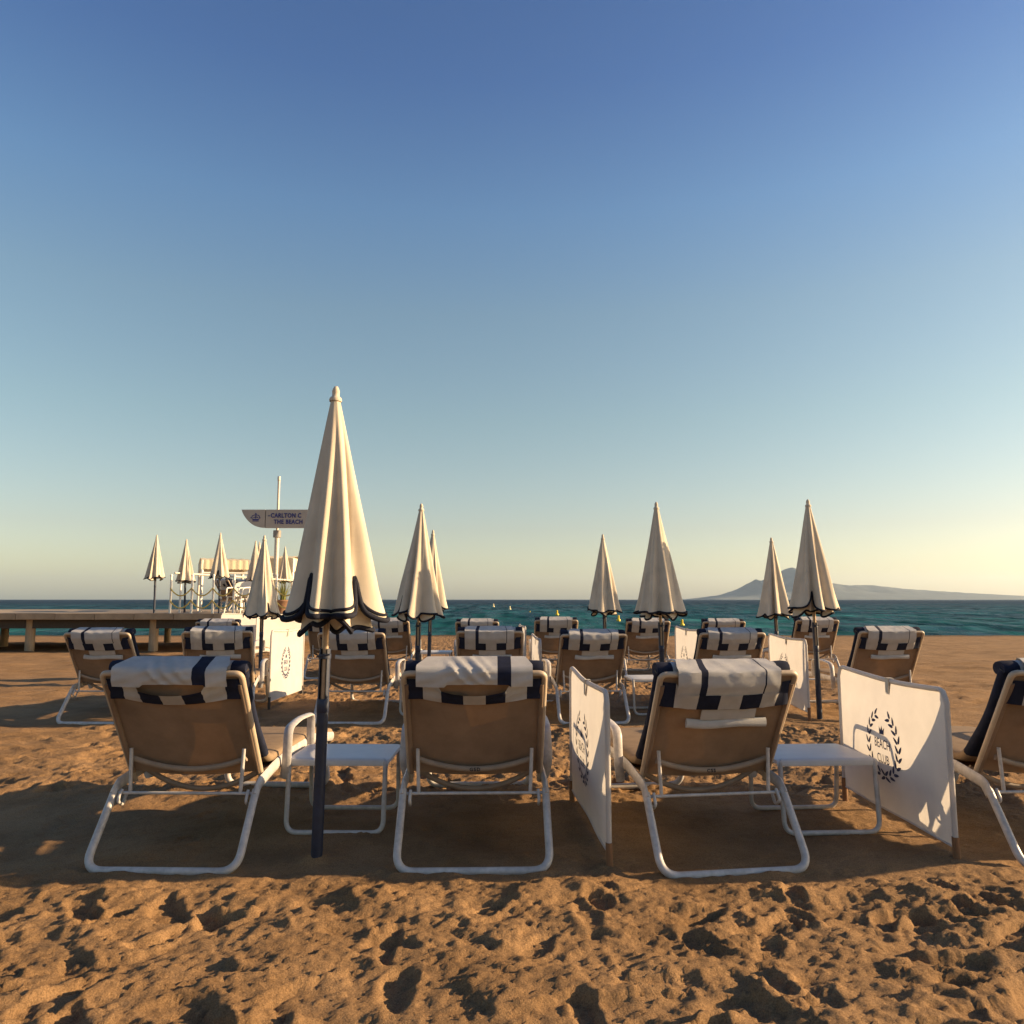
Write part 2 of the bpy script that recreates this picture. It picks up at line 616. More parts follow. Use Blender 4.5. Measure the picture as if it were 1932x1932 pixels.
def build_sand():
    xs = np.concatenate([[-v for v in geom(3.0, 120, 0.014, 1.032)[::-1]], np.arange(-3.0 + 0.013, 3.0 - 0.001, 0.013), geom(3.0, 120, 0.014, 1.032)])
    ys = np.concatenate([-np.array(geom(0.0, 12.0, 0.3, 1.2)[::-1])[:-1], graded([(0.0, 1.9, 0.1), (1.9, 3.7, 0.0105), (3.7, 7.4, 0.019), (7.4, 14.5, 0.05), (14.5, 47, 0.14)])])
    X, Y = np.meshgrid(xs, ys)
    # how trampled the sand is: walked on in the aisles, smoother where the loungers stand
    def bandmask(y, a, b, s):
        return 1 / (1 + np.exp(-(y - a) / s)) * (1 / (1 + np.exp((y - b) / s)))
    calm = np.maximum(bandmask(Y, 3.40, 4.75, 0.07), bandmask(Y, 7.35, 8.5, 0.12))
    calm = np.maximum(calm, bandmask(Y, 11.3, 12.5, 0.2))
    rough = 1 - 0.72 * calm
    def step(v, lo, hi):
        q_ = np.clip((v - lo) / (hi - lo), 0, 1)
        return q_ * q_ * (3 - 2 * q_)
    warp = 0.06 * fbm(X * 5, Y * 5, 2, 77)
    H = 0.016 * fbm(X * 1.7, Y * 1.7, 4, 1)
    # broken crust: plates with crisp edges, clods and grit
    plate = fbm(X * 3.6 + warp * 6, Y * 6.5 + warp * 6, 4, 9, 0.55)
    H += rough * 0.0095 * (step(plate, -0.10, 0.03) + step(plate, 0.32, 0.42) - 0.8)
    plate2 = fbm(X * 9.5 + warp * 8, Y * 13.0, 3, 14, 0.55)
    H += rough * 0.0050 * step(plate2, 0.05, 0.17)
    H += rough * 0.0045 * step(vnoise(X * 27, Y * 31, 51), 0.42, 0.62) + rough * 0.006 * step(vnoise(X * 60, Y * 63, 57), 0.48, 0.66)
    H += rough * 0.0035 * fbm(X * 13, Y * 13, 4, 20)
    H += rough * 0.0026 * fbm(X * 48, Y * 48, 3, 40)
    H += (0.35 + 0.65 * rough) * 0.0020 * (vnoise(X * 95, Y * 95, 66) + 0.7 * vnoise(X * 150, Y * 150, 69))
    H += (1 - rough) * 0.0045 * fbm(X * 9, Y * 9, 4, 24)
    # low ridge kicked up along the near edge of the first row
    ridge = np.exp(-((Y - 3.22 - 0.05 * np.sin(X * 2.1)) / 0.10) ** 2)
    H += ridge * (0.016 + 0.014 * fbm(X * 5, Y * 2, 3, 60))
    # footprints
    spots = []
    for _ in range(150):
        spots.append((rng.uniform(-3.4, 3.4), rng.uniform(1.85, 3.28), 1.0))
    for _ in range(300):
        spots.append((rng.uniform(-4, 4), rng.uniform(4.9, 7.2), 1.1))
    for _ in range(330):
        spots.append((rng.uniform(-6, 7), rng.uniform(8.7, 11.3), 1.2))
    for _ in range(600):
        spots.append((rng.uniform(-14, 16), rng.uniform(12.6, 30), 1.1))
    for _ in range(40):
        spots.append((rng.uniform(-3, 3), rng.uniform(3.4, 4.8), 0.3))
    for sx, sy, amp in spots:
        ang = rng.uniform(0, math.pi)
        ln = rng.uniform(0.075, 0.145)
        wd = rng.uniform(0.034, 0.062)
        dep = rng.uniform(0.010, 0.027) * amp
        i0, i1 = np.searchsorted(xs, [sx - 0.34, sx + 0.34])
        j0, j1 = np.searchsorted(ys, [sy - 0.34, sy + 0.34])
        if i1 <= i0 or j1 <= j0:
            continue
        dx = X[j0:j1, i0:i1] - sx
        dy = Y[j0:j1, i0:i1] - sy
        a = dx * math.cos(ang) + dy * math.sin(ang)
        b = -dx * math.sin(ang) + dy * math.cos(ang)
        b = b + 0.35 * a * a / ln * rng.uniform(-1, 1)
        q = np.sqrt((a / ln) ** 2 + (b / wd) ** 2)
        dent = -dep / (1 + np.exp((q - 0.95 + 0.18 * np.sin(3.1 * a / ln + sx * 9)) / 0.040))
        rim = 0.42 * dep * np.exp(-((q - 1.32) / 0.28) ** 2) * (0.6 + 0.4 * np.sin(math.atan2(1, 1) + 3 * a / ln))
        H[j0:j1, i0:i1] += dent + rim
    # nothing of the relief where it would lift off the feet of the furniture
    # sand pushed up against the feet and poles that stand in it
    for fx, fy, fa in ((-0.170, 3.46, 1.5), (0.985, 3.44, 8.0), (-1.545, 3.46, -1.5), (2.60, 3.49, 2.0), (-1.57, 7.44, -1), (0.80, 7.44, 4), (2.155, 7.44, 4)):
        ca_, sa_ = math.cos(R(fa)), math.sin(R(fa))
        i0, i1 = np.searchsorted(xs, [fx - 0.6, fx + 0.6])
        j0, j1 = np.searchsorted(ys, [fy - 0.25, fy + 0.25])
        dx = X[j0:j1, i0:i1] - fx
        dy = Y[j0:j1, i0:i1] - fy
        lx = dx * ca_ + dy * sa_
        ly = -dx * sa_ + dy * ca_ - 0.02
        side = 1 / (1 + np.exp((np.abs(lx) - 0.37) / 0.02))
        nz = fbm(X[j0:j1, i0:i1] * 7, Y[j0:j1, i0:i1] * 7, 3, 90)
        H[j0:j1, i0:i1] *= 1 - 0.8 * side * np.exp(-(ly / 0.10) ** 2)
        H[j0:j1, i0:i1] += side * (0.020 * (0.5 + 0.9 * nz) * np.exp(-((ly + 0.035) / 0.028) ** 2) + 0.010 * (0.4 + nz) * np.exp(-((ly - 0.04) / 0.03) ** 2))
    for fx, fy in ((-0.895, 3.63), (0.432, 3.52)):
        d_ = np.hypot(X - fx, Y - fy)
        H += 0.030 * np.exp(-(d_ / 0.065) ** 2) * (1 + 0.5 * fbm(X * 14, Y * 14, 2, 95))
    Z = H + beach_level(Y)
    ny, nx = X.shape
    co = np.stack([X, Y, Z], -1).reshape(-1, 3).astype(np.float32)
    idx = np.arange(ny * nx).reshape(ny, nx)
    quads = np.stack([idx[:-1, :-1], idx[:-1, 1:], idx[1:, 1:], idx[1:, :-1]], -1).reshape(-1, 4)
    me = bpy.data.meshes.new("beach_sand")
    me.vertices.add(len(co))
    me.vertices.foreach_set("co", co.ravel())
    me.loops.add(quads.size)
    me.loops.foreach_set("vertex_index", quads.ravel().astype(np.int32))
    me.polygons.add(len(quads))
    me.polygons.foreach_set("loop_start", np.arange(0, quads.size, 4, dtype=np.int32))
    me.polygons.foreach_set("loop_total", np.full(len(quads), 4, dtype=np.int32))
    me.polygons.foreach_set("use_smooth", np.ones(len(quads), dtype=bool))
    me.materials.append(M['sand'])
    me.update()
    me.validate()
    o = link("beach_ground", me)
    o["kind"] = "structure"
    o["label"] = "trampled golden beach sand with footprints sloping to the sea"
    return o


build_sand()

SEA_Z = -0.75


def build_sea():
    half = np.concatenate([graded([(0, 60, 0.55)]), np.array(geom(60, 11000, 0.8, 1.16))[1:]])
    xs = np.concatenate([-half[::-1][:-1], half])
    ys = np.concatenate([graded([(36, 110, 0.22)]), np.array(geom(110, 11500, 0.4, 1.045))[1:]])
    X, Y = np.meshgrid(xs, ys)
    fade = np.clip((900 - np.hypot(X, Y)) / 700, 0, 1) * np.clip((np.hypot(X * 0.6, 0) * -1 + 200) / 100, 0.0, 1)
    Z = (0.085 * fbm(X * 0.11 + 0.02 * Y, Y * 0.33, 3, 70) + 0.05 * fbm(X * 0.35, Y * 0.95, 3, 80)) * fade
    Z += 0.05 * np.sin(Y * 0.9 + 1.2 * vnoise(X * 0.03, Y * 0.03, 3)) * np.exp(-((Y - 48) / 14) ** 2)
    Z += SEA_Z
    ny, nx = X.shape
    co = np.stack([X, Y, Z], -1).reshape(-1, 3).astype(np.float32)
    idx = np.arange(ny * nx).reshape(ny, nx)
    quads = np.stack([idx[:-1, :-1], idx[:-1, 1:], idx[1:, 1:], idx[1:, :-1]], -1).reshape(-1, 4)
    me = bpy.data.meshes.new("sea")
    me.from_pydata(co.tolist(), [], quads.tolist())
    me.polygons.foreach_set("use_smooth", [True] * len(me.polygons))
    me.materials.append(M['water'])
    me.update()
    o = link("sea", me)
    o["kind"] = "structure"
    o["label"] = "choppy teal sea reaching a straight dark blue horizon"


build_sea()


def build_mountain():
    D = 7000.0
    prof = [(1318, 1131), (1322, 1128.9), (1345, 1125.4), (1362, 1122), (1376, 1120.8), (1390, 1116), (1405, 1108), (1416.3, 1101),
            (1421, 1098), (1424.4, 1093), (1426.7, 1092), (1431, 1094), (1437, 1095), (1444, 1092), (1458, 1085), (1474, 1077),
            (1481, 1074), (1489, 1071), (1494.6, 1070), (1505, 1073), (1520, 1080), (1540, 1090), (1565, 1099), (1600, 1104),
            (1640, 1103), (1700, 1110), (1770, 1115), (1850, 1120), (1960, 1126), (2100, 1131)]
    xs = np.array([at(p[0], p[1], D).x for p in prof])
    hs = np.array([at(p[0], p[1], D).z for p in prof])
    hs[0] = SEA_Z
    X1 = np.linspace(xs[0], xs[-1], 420)
    Hr = np.interp(X1, xs, hs)
    Hr += 1.6 * fbm(X1 / 40.0, X1 * 0, 4, 5) * np.clip(Hr / 60, 0, 1)
    V = np.linspace(0, 1, 46)
    g = Geo()
    rows = []
    for v in V:
        y = D - 1400 * (1 - v) if v < 0.75 else D - 350 + (v - 0.75) * 4 * 900
        if v < 0.75:
            s = (v / 0.75)
            k = s ** 1.25
        else:
            s = 1 - (v - 0.75) * 4
            k = s ** 0.8
        yy = np.full_like(X1, y)
        relief = 1 + 0.16 * fbm(X1 / 260.0, yy / 260.0, 5, 33) * (1 - abs(2 * k - 1)) * 1.4
        zz = np.maximum(Hr * k * np.clip(relief, 0.3, 1.6), -3) - (6 if k < 0.02 else 0)
        # keep the crest distances true: the ridge line stands at the distance it was read at
        rows.append([(X1[i] * (y / (D - 350 if v < 0.75 else D - 350)) ** 0, y, float(zz[i])) for i in range(len(X1))])
    # scale so that the crest (at y = D-350) is seen at the height read at distance D
    f = (D - 350) / D
    rows = [[(p[0] * f, p[1], p[2] * f) for p in r_] for r_ in rows]
    g.grid(rows)
    o = put("mountain", g, M['mountain'])
    o["kind"] = "structure"
    o["label"] = "hazy blue grey mountain headland across the bay"


build_mountain()

# ------------------------------------------------------------------ sun loungers
HX = 0.32          # half width of the backrest frame
TOPB = (0.036, 0.858)
HINGE = (0.38, 0.31)
_d = Vector((TOPB[0] - HINGE[0], TOPB[1] - HINGE[1])).normalized()
_n = Vector((_d.y, -_d.x))      # front side normal (towards +y)


def back_pt(z, off=0.0):
    """(y,z) on the backrest plane at height z, moved 'off' towards the front"""
    s = (z - HINGE[1]) / (TOPB[1] - HINGE[1])
    return (HINGE[0] + (TOPB[0] - HINGE[0]) * s + _n.x * off, z + _n.y * off)


def sheet(us, prof, mfun, ufun=None, zfun=None, thick=0.004):
    """cloth strip: columns us across, profile points (y,z) down; mfun(i,j) picks the colour of a cell; closed with a thin back"""
    rows = []
    for i, (y, z) in enumerate(prof):
        row = []
        for j, u in enumerate(us):
            uu = ufun(u, i) if ufun else u
            dy, dz = zfun(u, i) if zfun else (0, 0)
            row.append((uu, y + dy, z + dz))
        rows.append(row)
    g = Geo()
    g.grid(rows, mfun=mfun)
    return g


def refine(bounds, step=0.02):
    out = [bounds[0]]
    for a, b in zip(bounds[:-1], bounds[1:]):
        n = max(1, int(math.ceil((b - a) / step)))
        out += [a + (b - a) * (k + 1) / n for k in range(n)]
    return out


def in_any(u, spans):
    return any(a - 1e-6 <= u <= b + 1e-6 for a, b in spans)


def subdivide_prof(prof, n):
    out = []
    for (a, b), k in zip(zip(prof[:-1], prof[1:]), n):
        out += [(a[0] + (b[0] - a[0]) * i / k, a[1] + (b[1] - a[1]) * i / k) for i in range(k)]
    out.append(prof[-1])
    return out


def build_lounger(label, loc, rz, variant="A", seed=1, group="beach loungers in rows facing the sea", letters="GSD", tilt=0.0):
    global TOPB, _d, _n
    ln_ = 0.646
    an_ = math.atan2(0.858 - HINGE[1], 0.036 - HINGE[0]) + R(tilt)
    TOPB = (HINGE[0] + ln_ * math.cos(an_), HINGE[1] + ln_ * math.sin(an_))
    _d = Vector((TOPB[0] - HINGE[0], TOPB[1] - HINGE[1])).normalized()
    _n = Vector((_d.y, -_d.x))
    oy_, oz_ = TOPB[0] - 0.036, TOPB[1] - 0.858
    rr = random.Random(seed)
    t = thing("sun_lounger", label, "sun lounger", loc, rz, group)
    fw = M['frame']
    # rear leg: one bent tube, foot bar in the sand
    g = Geo()
    k = (0.24, 0.30)
    path = [(-0.335, k[0], k[1]), (-0.340, 0.02, 0.006), (0.340, 0.02, 0.006), (0.335, k[0], k[1])]
    g.tube(fillet(path, [0.085, 0.085], 9), 0.0178, 12, up=(0, 1, 0))
    put("rear_leg", g, fw, t)
    # front leg
    g = Geo()
    path = [(-0.31, 1.50, 0.31), (-0.325, 1.57, 0.010), (0.325, 1.57, 0.010), (0.31, 1.50, 0.31)]
    g.tube(fillet(path, [0.08, 0.08], 8), 0.019, 10, up=(0, 1, 0))
    put("front_leg", g, fw, t)
    # side rails: flat deep section
    for s in (-1, 1):
        g = Geo()
        path = [(s * 0.337, k[0] - 0.012, k[1] - 0.025), (s * 0.335, k[0] + 0.03, k[1] + 0.02), (s * 0.328, 0.50, 0.352), (s * 0.325, 0.72, 0.365),
                (s * 0.322, 1.25, 0.365), (s * 0.320, 1.66, 0.30)]
        g.tube(fillet(path, [0.02, 0.08, 0.1, 0.12], 5), 0.030, 10, rx=0.0135, up=(0, 0, 1))
        put("side_rail", g, fw, t)
        # armrest band
        g = Geo()
        path = [(s * 0.352, 0.60, 0.275), (s * 0.372, 0.565, 0.36), (s * 0.366, 0.60, 0.525), (s * 0.362, 0.78, 0.545), (s * 0.360, 1.03, 0.535), (s * 0.350, 1.06, 0.36)]
        g.tube(fillet(path, [0.04, 0.05, 0.07, 0.05], 6), 0.011, 10, rx=0.024, up=(0, 1, 0.3))
        put("armrest", g, fw, t)
    # backrest frame: U of beige tube
    g = Geo()
    hy, hz = HINGE
    path = [(-0.315, hy, hz), (-HX, TOPB[0], TOPB[1]), (HX, TOPB[0], TOPB[1]), (0.315, hy, hz)]
    g.tube(fillet(path, [0.03, 0.03], 6), 0.0140, 10, up=(0, 1, 0))
    put("backrest_frame", g, M['frame_beige'], t)
    # sling of the back, seen from behind
    rows = []
    for i in range(19):
        s = i / 18
        z = TOPB[1] - 0.005 - (TOPB[1] - 0.372) * s
        row = []
        for j in range(25):
            u = -1 + 2 * j / 24
            bow = 0.020 * (1 - u * u) * math.sin(math.pi * min(1, s * 0.75 + 0.25))
            yb, zb = back_pt(z, -bow)
            zb -= 0.022 * (1 - u * u) * s ** 3
            row.append((u * (HX - 0.006 + 0.0), yb, zb))
        rows.append(row)
    g = Geo()
    g.grid(rows)
    # hem: a thicker roll along both sides
    for s in (-1, 1):
        g.tube([(s * (HX - 0.012), *back_pt(z, -0.006)) for z in np.linspace(0.812, 0.36, 8)], 0.0125, 8)
    put("back_sling", g, M['sling'], t)
    # bowed cross bar at the foot of the back, with its painted letters
    g = Geo()
    n = 17
    path = []
    for i in range(n):
        u = -1 + 2 * i / (n - 1)
        yb, zb = back_pt(0.455 - 0.050 * (1 - u * u), -0.030 - 0.010 * (1 - u * u))
        path.append((u * 0.275, yb, zb))
    g.tube(path, 0.0135, 10, rx=0.009, up=(0, 0, 1))
    cb = put("crossbar", g, M['bar'], t)
    if letters:
        me = text_mesh(letters, 0.022, bold=0.0006, spacing=1.35)
        me.materials.append(M['navy'])
        o = link("lettering", me, cb)
        yb, zb = back_pt(0.405, -0.040)
        o.location = (0.0, yb - 0.0105, zb - 0.001)
        o.rotation_euler = (R(90), 0, 0)
    # bowed bar under the rear of the seat
    g = Geo()
    path = []
    for i in range(n):
        u = -1 + 2 * i / (n - 1)
        path.append((u * 0.295, 0.44, 0.355 - 0.098 * (1 - u * u)))
    g.tube(path, 0.0135, 8, rx=0.010, up=(0, 0, 1))
    put("bowed_bar", g, M['bar'], t)
    # seat sling
    rows = []
    for i in range(15):
        y = 0.44 + (1.64 - 0.44) * i / 14
        z0 = 0.345 if y < 1.25 else 0.345 - (y - 1.25) * 0.15
        rows.append([(u * 0.305, y, z0 + 0.012 - 0.016 * (1 - u * u)) for u in np.linspace(-1, 1, 9)])
    g = Geo()
    g.grid(rows)
    put("seat_sling", g, M['sling'], t)
    # support of the back: two struts on a thin straight bar
    g = Geo()
    g.tube([(-0.318, 0.235, 0.285), (0.318, 0.235, 0.285)], 0.0075, 8)
    put("support_bar", g, fw, t)
    for s in (-1, 1):
        g = Geo()
        yb, zb = back_pt(0.50, -0.022)
        g.tube([(s * 0.262, 0.237, 0.283), (s * 0.270, yb, zb)], 0.0088, 8)
        put("support_strut", g, fw, t)
        g = Geo()
        g.tube(fillet([(s * 0.300, 0.235, 0.30), (s * 0.302, 0.20, 0.255), (s * 0.302, 0.25, 0.225), (s * 0.31, 0.30, 0.27)], 0.02, 4), 0.0075, 8)
        put("ratchet_hook", g, fw, t)
    # mattress lying on the front of the back and on the seat
    th = 0.029
    c = [(0.110 + oy_, 0.866 + oz_), (back_pt(0.60, 0.055)), (0.455, 0.395), (0.60, 0.395), (1.25, 0.395), (1.65, 0.33)]
    pts = fillet([(0, a, b) for a, b in c], [0.1, 0.09, 0.05, 0.1], 6)
    g = Geo()
    nS = 20
    rows = []
    for i, p in enumerate(pts):
        a, b = pts[max(i - 1, 0)], pts[min(i + 1, len(pts) - 1)]
        td = Vector((0, b.y - a.y, b.z - a.z)).normalized()
        nn = Vector((0, -td.z, td.y))
        if nn.z < 0:
            nn = -nn
        row = []
        for j in range(nS):
            ph = 2 * math.pi * j / nS
            cx, sy_ = math.cos(ph), math.sin(ph)
            ex = 0.326 * math.copysign(abs(cx) ** 0.35, cx)
            ez = th * math.copysign(abs(sy_) ** 0.55, sy_)
            row.append((ex, p.y + nn.y * ez, p.z + nn.z * ez))
        rows.append(row)
    g.grid(rows, wrap=True, mfun=lambda i, j: 1 if abs(math.cos(2 * math.pi * (j + 0.5) / nS)) > 0.30 and i < len(pts) * 0.30 else 0)
    g.f.append(tuple(range(nS - 1, -1, -1)))
    g.m.append(0)
    o0 = (len(pts) - 1) * nS
    g.f.append(tuple(o0 + j for j in range(nS)))
    g.m.append(0)
    put("mattress", g, [M['mattress'], M['navy_cloth']], t)
    # rolled head of the cover with navy ends
    nav = [(-0.33, -0.248), (0.248, 0.33)]
    us = refine([-0.318, -0.248, 0.252, 0.318], 0.03)
    rows = []
    for i, u in enumerate(us):
        row = []
        e = 1.0 if abs(u) < 0.312 else 0.86
        sag = -0.010 * (1 - (u / 0.33) ** 2) + 0.003 * math.sin(u * 23 + seed)
        for j in range(14):
            ph = 2 * math.pi * j / 14
            row.append((u, oy_ + 0.128 + 0.050 * e * math.cos(ph), oz_ + 0.874 + sag + 0.038 * e * math.sin(ph)))
        rows.append(row)
    g = Geo()
    g.grid(rows, wrap=True, mfun=lambda i, j: 1 if in_any((us[i] + us[i + 1]) / 2, nav) else 0)
    g.f.append(tuple(range(13, -1, -1)))
    g.m.append(1)
    o0 = (len(us) - 1) * 14
    g.f.append(tuple(o0 + j for j in range(14)))
    g.m.append(1)
    put("headrest_roll", g, [M['cream'], M['navy_cloth']], t)
    # flap drawn over the roll and the frame, and the striped band around the back
    ph1, ph2 = rr.uniform(0, 6), rr.uniform(0, 6)
    cr_ = [(rr.uniform(-0.2, 0.2), rr.uniform(-0.012, 0.012), rr.uniform(0.002, 0.0065), rr.uniform(0.008, 0.018)) for _ in range(5)]
    wr = lambda u, i: 0.0016 * math.sin(u * 31 + i * 0.9 + ph1) + 0.0014 * math.sin(u * 57 - i * 0.6 + ph2) - sum(c2 * math.exp(-((u - c0 - c1 * (i - 8)) / c3) ** 2) for c0, c1, c2, c3 in cr_)
    b1 = back_pt(0.832, -0.036)
    b2 = back_pt(0.782, -0.034)
    b3 = back_pt(0.722, -0.030)
    if variant == "A":
        prof = subdivide_prof([(a_ + oy_, b_ + oz_) for a_, b_ in ((0.190, 0.884), (0.155, 0.916), (0.115, 0.917), (0.020, 0.882), (0.012, 0.872))] + [b1, b2], [3, 3, 6, 1, 3, 4])
        top_rows = 11
        bounds = [-0.246, -0.141, -0.109, 0.161, 0.168, 0.237]
        us = refine(bounds, 0.022)
        spans = [(-0.141, -0.109), (0.161, 0.168)]

        def uf(u, i):
            kk = min(1.0, i / top_rows)
            return u * (0.80 + 0.20 * kk)

        def zf(u, i):
            q = 1 - (u / 0.25) ** 2
            return (wr(u, i) * 0.7 - (0.004 * q if i > top_rows else 0), -0.009 * q * max(0, min(1, (i - 5) / 6)) + 0.4 * wr(u, i + 3))
        g = sheet(us, prof, lambda i, j: 1 if in_any((us[j] + us[j + 1]) / 2, spans) else 0, uf, zf)
        put("cover_flap", g, [M['cream'], M['navy_cloth']], t)
        # band
        bounds = [-0.330, -0.246, -0.141, -0.039, 0.064, 0.161, 0.237, 0.330]
        us2 = refine(bounds, 0.022)
        spans2 = [(-0.33, -0.246), (-0.141, -0.039), (0.064, 0.161), (0.237, 0.33)]
        prof2 = subdivide_prof([back_pt(0.792, -0.035), b3], [6])

        def zf2(u, i):
            q = 1 - (u / 0.33) ** 2
            e = max(0, abs(u) - 0.30) / 0.03
            return (0.6 * wr(u, i) - 0.006 * q + 0.035 * e, -0.022 * q + 0.008 + 0.3 * wr(u, i) + (0.045 * (1 - i / 6) if abs(u) > 0.244 else 0))
        g = sheet(us2, prof2, lambda i, j: 1 if in_any((us2[j] + us2[j + 1]) / 2, spans2) else 0, None, zf2)
        put("cover_band", g, [M['cream'], M['navy_cloth']], t)
        # pocket hanging below the band
        us3 = refine([-0.109, 0.153], 0.022)
        prof3 = subdivide_prof([back_pt(0.718, -0.027), back_pt(0.672, -0.030)], [4])
        g = sheet(us3, prof3, lambda i, j: 0, None, lambda u, i: (0.5 * wr(u, i), -0.014 * (1 - (u / 0.33) ** 2)))
        path = []
        for i in range(19):
            u = -0.173 + 0.387 * i / 18
            yb, zb = back_pt(0.655 + 0.004 * math.sin(u * 20), -0.032)
            path.append((u, yb, zb - 0.014 * (1 - (u / 0.33) ** 2)))
        g.tube(path, 0.021, 10, rx=0.009, up=(0, 0, 1))
        put("cover_pocket", g, [M['cream']], t)
    else:
        prof = subdivide_prof([(a_ + oy_, b_ + oz_) for a_, b_ in ((0.190, 0.890), (0.155, 0.926), (0.115, 0.928), (0.014, 0.888), (0.004, 0.870), (0.008, 0.835), (0.018, 0.806))], [3, 3, 8, 2, 4, 4])
        us = refine([-0.250, -0.135, 0.105, 0.167, 0.255], 0.0125)
        L = len(prof)

        def uf(u, i):
            kk = min(1.0, i / 12)
            if u < -0.135:
                return -0.135 + (u + 0.135) * (0.35 + 0.75 * kk)
            if u > 0.167:
                return 0.167 + (u - 0.167) * (0.45 + 0.65 * kk)
            return u

        def zf(u, i):
            kk = i / (L - 1)
            d = (u + 0.10) * 1.0 - kk * 0.17
            w_ = 0.0
            if -0.14 < u < 0.105:
                edge = min(1, (u + 0.14) / 0.05, (0.105 - u) / 0.05)
                for c0, am in ((-0.10, 0.013), (-0.035, 0.010), (0.03, 0.011), (0.075, 0.006)):
                    w_ += am * math.exp(-((d - c0) / 0.016) ** 2) * edge * min(1, kk * 2.2)
            hem = 0.0
            if kk > 0.62:
                e = (kk - 0.62) / 0.38
                q = 1 - min(1, ((u - 0.0) / 0.25) ** 2)
                hem = 0.022 * q * e if -0.135 < u < 0.167 else -0.012 * e
            return (-w_ + 0.002 * math.sin(u * 40 + i), hem * 0.4 + 0.25 * w_ - 0.006 * (1 - (u / 0.26) ** 2) * max(0, min(1, (i - 6) / 8)))
        g = sheet(us, prof, lambda i, j: 1 if 0.105 < (us[j] + us[j + 1]) / 2 < 0.167 else 0, uf, zf)
        put("cover_flap", g, [M['cream'], M['navy_cloth']], t)
        bounds = [-0.330, -0.234, -0.150, -0.050, 0.052, 0.142, 0.240, 0.330]
        us2 = refine(bounds, 0.016)
        spans2 = [(-0.33, -0.234), (-0.150, -0.050), (0.052, 0.142), (0.240, 0.33)]
        prof2 = subdivide_prof([back_pt(0.815, -0.028), back_pt(0.738, -0.024)], [6])

        def zf2(u, i):
            q = max(0, 1 - (u / 0.24) ** 2)
            e = max(0, abs(u) - 0.30) / 0.03
            k2 = 1 - i / 6
            fold = 0.0045 * math.sin(i * 2.0 + u * 22) * min(1, abs(u) / 0.12)
            return (-0.010 * q + 0.035 * e + fold, -(0.026 + 0.030 * k2) * q + 0.012 + 0.02 * k2 * (1 if abs(u) > 0.15 else 0))
        g = sheet(us2, prof2, lambda i, j: 1 if in_any((us2[j] + us2[j + 1]) / 2, spans2) else 0, None, zf2)
        put("cover_band", g, [M['cream'], M['navy_cloth']], t)
    return t


R1, R2, R3 = 3.46, 7.44, 11.5
GL = "beach loungers in rows facing the sea"


def xg(px, y, py=1300):
    return at(px, py, y).x


lounger_center = build_lounger("sun lounger with rumpled cream head cover and one wide navy stripe, nearest row centre",
                               (-0.170, R1, 0.0), R(1.5), "B", 3)
lounger_right = build_lounger("sun lounger with tidy checked cover just right of the nearest white windbreak, nearest row",
                              (0.985, R1 - 0.02, 0.0), R(8.0), "A", 5, letters="CSS")
lounger_left = build_lounger("sun lounger left of the big nearest parasol, its right armrest beside the small white table",
                             (-1.545, R1, 0.0), R(-1.5), "B", 9, letters="")
lounger_far = build_lounger("sun lounger of the second row seen between the big parasol pole and the centre lounger",
                            (-1.57, R2, 0.0), R(-1.0), "A", 12, letters="")
lounger_second = build_lounger("second row sun lounger directly behind the rumpled centre lounger", (-0.215, R2, 0.0), R(1.0), "A", 31, letters="", tilt=-2.5)
lounger_third = build_lounger("second row sun lounger just beyond the nearest white windbreak", (0.80, R2, 0.0), R(5.0), "A", 47, letters="", tilt=2.0)
places = [
    (-2.87, R2, 11, "second row sun lounger behind the leftmost nearest lounger, left of a sunlit windbreak"),
    (2.155, R2, 4, "second row sun lounger between two printed windbreaks, behind the tidy right lounger"),
    (-4.44, R3, -2, "third row sun lounger at far left in front of the sunlit blank canvases"),
    (-2.80, R3 + 0.1, 0, "third row sun lounger mostly hidden behind the big nearest parasol pole"),
    (-1.88, R3, -1, "third row sun lounger just right of the big nearest parasol canopy hem"),
    (-0.53, R3 + 0.1, 0, "third row sun lounger against the sea behind the centre column"),
    (0.67, R3, 1, "third row sun lounger beside the pole of the slim parasol right of centre"),
    (2.04, R3 - 0.1, 2, "third row sun lounger behind the pole of the tall second row parasol on the right"),
    (3.25, R3 + 0.2, 2, "third row sun lounger against the sea left of the parasol before the mountain"),
    (4.62, R3, 2, "third row sun lounger behind the rightmost second row parasol"),
    (2.60, R1 + 0.03, 2, "nearest row sun lounger beyond the second small table at the right"),
    (3.85, R1 + 0.05, 4, "added sun lounger out of view at the right end of the nearest row"),  # out-of-view lounger added so shade carries on along the nearest row
    (3.72, R2, 3, "rightmost second row sun lounger beyond the large printed windbreak"),
    (-4.05, R2, -2, "leftmost sun lounger of the second row"),
]
for k_, (x, y, a, lab) in enumerate(places):
    copy_thing((lounger_far, lounger_second, lounger_third)[(k_ * 2 + 1) % 3], (x, y, float(beach_level(np.array(y)))), R(a), lab, GL)


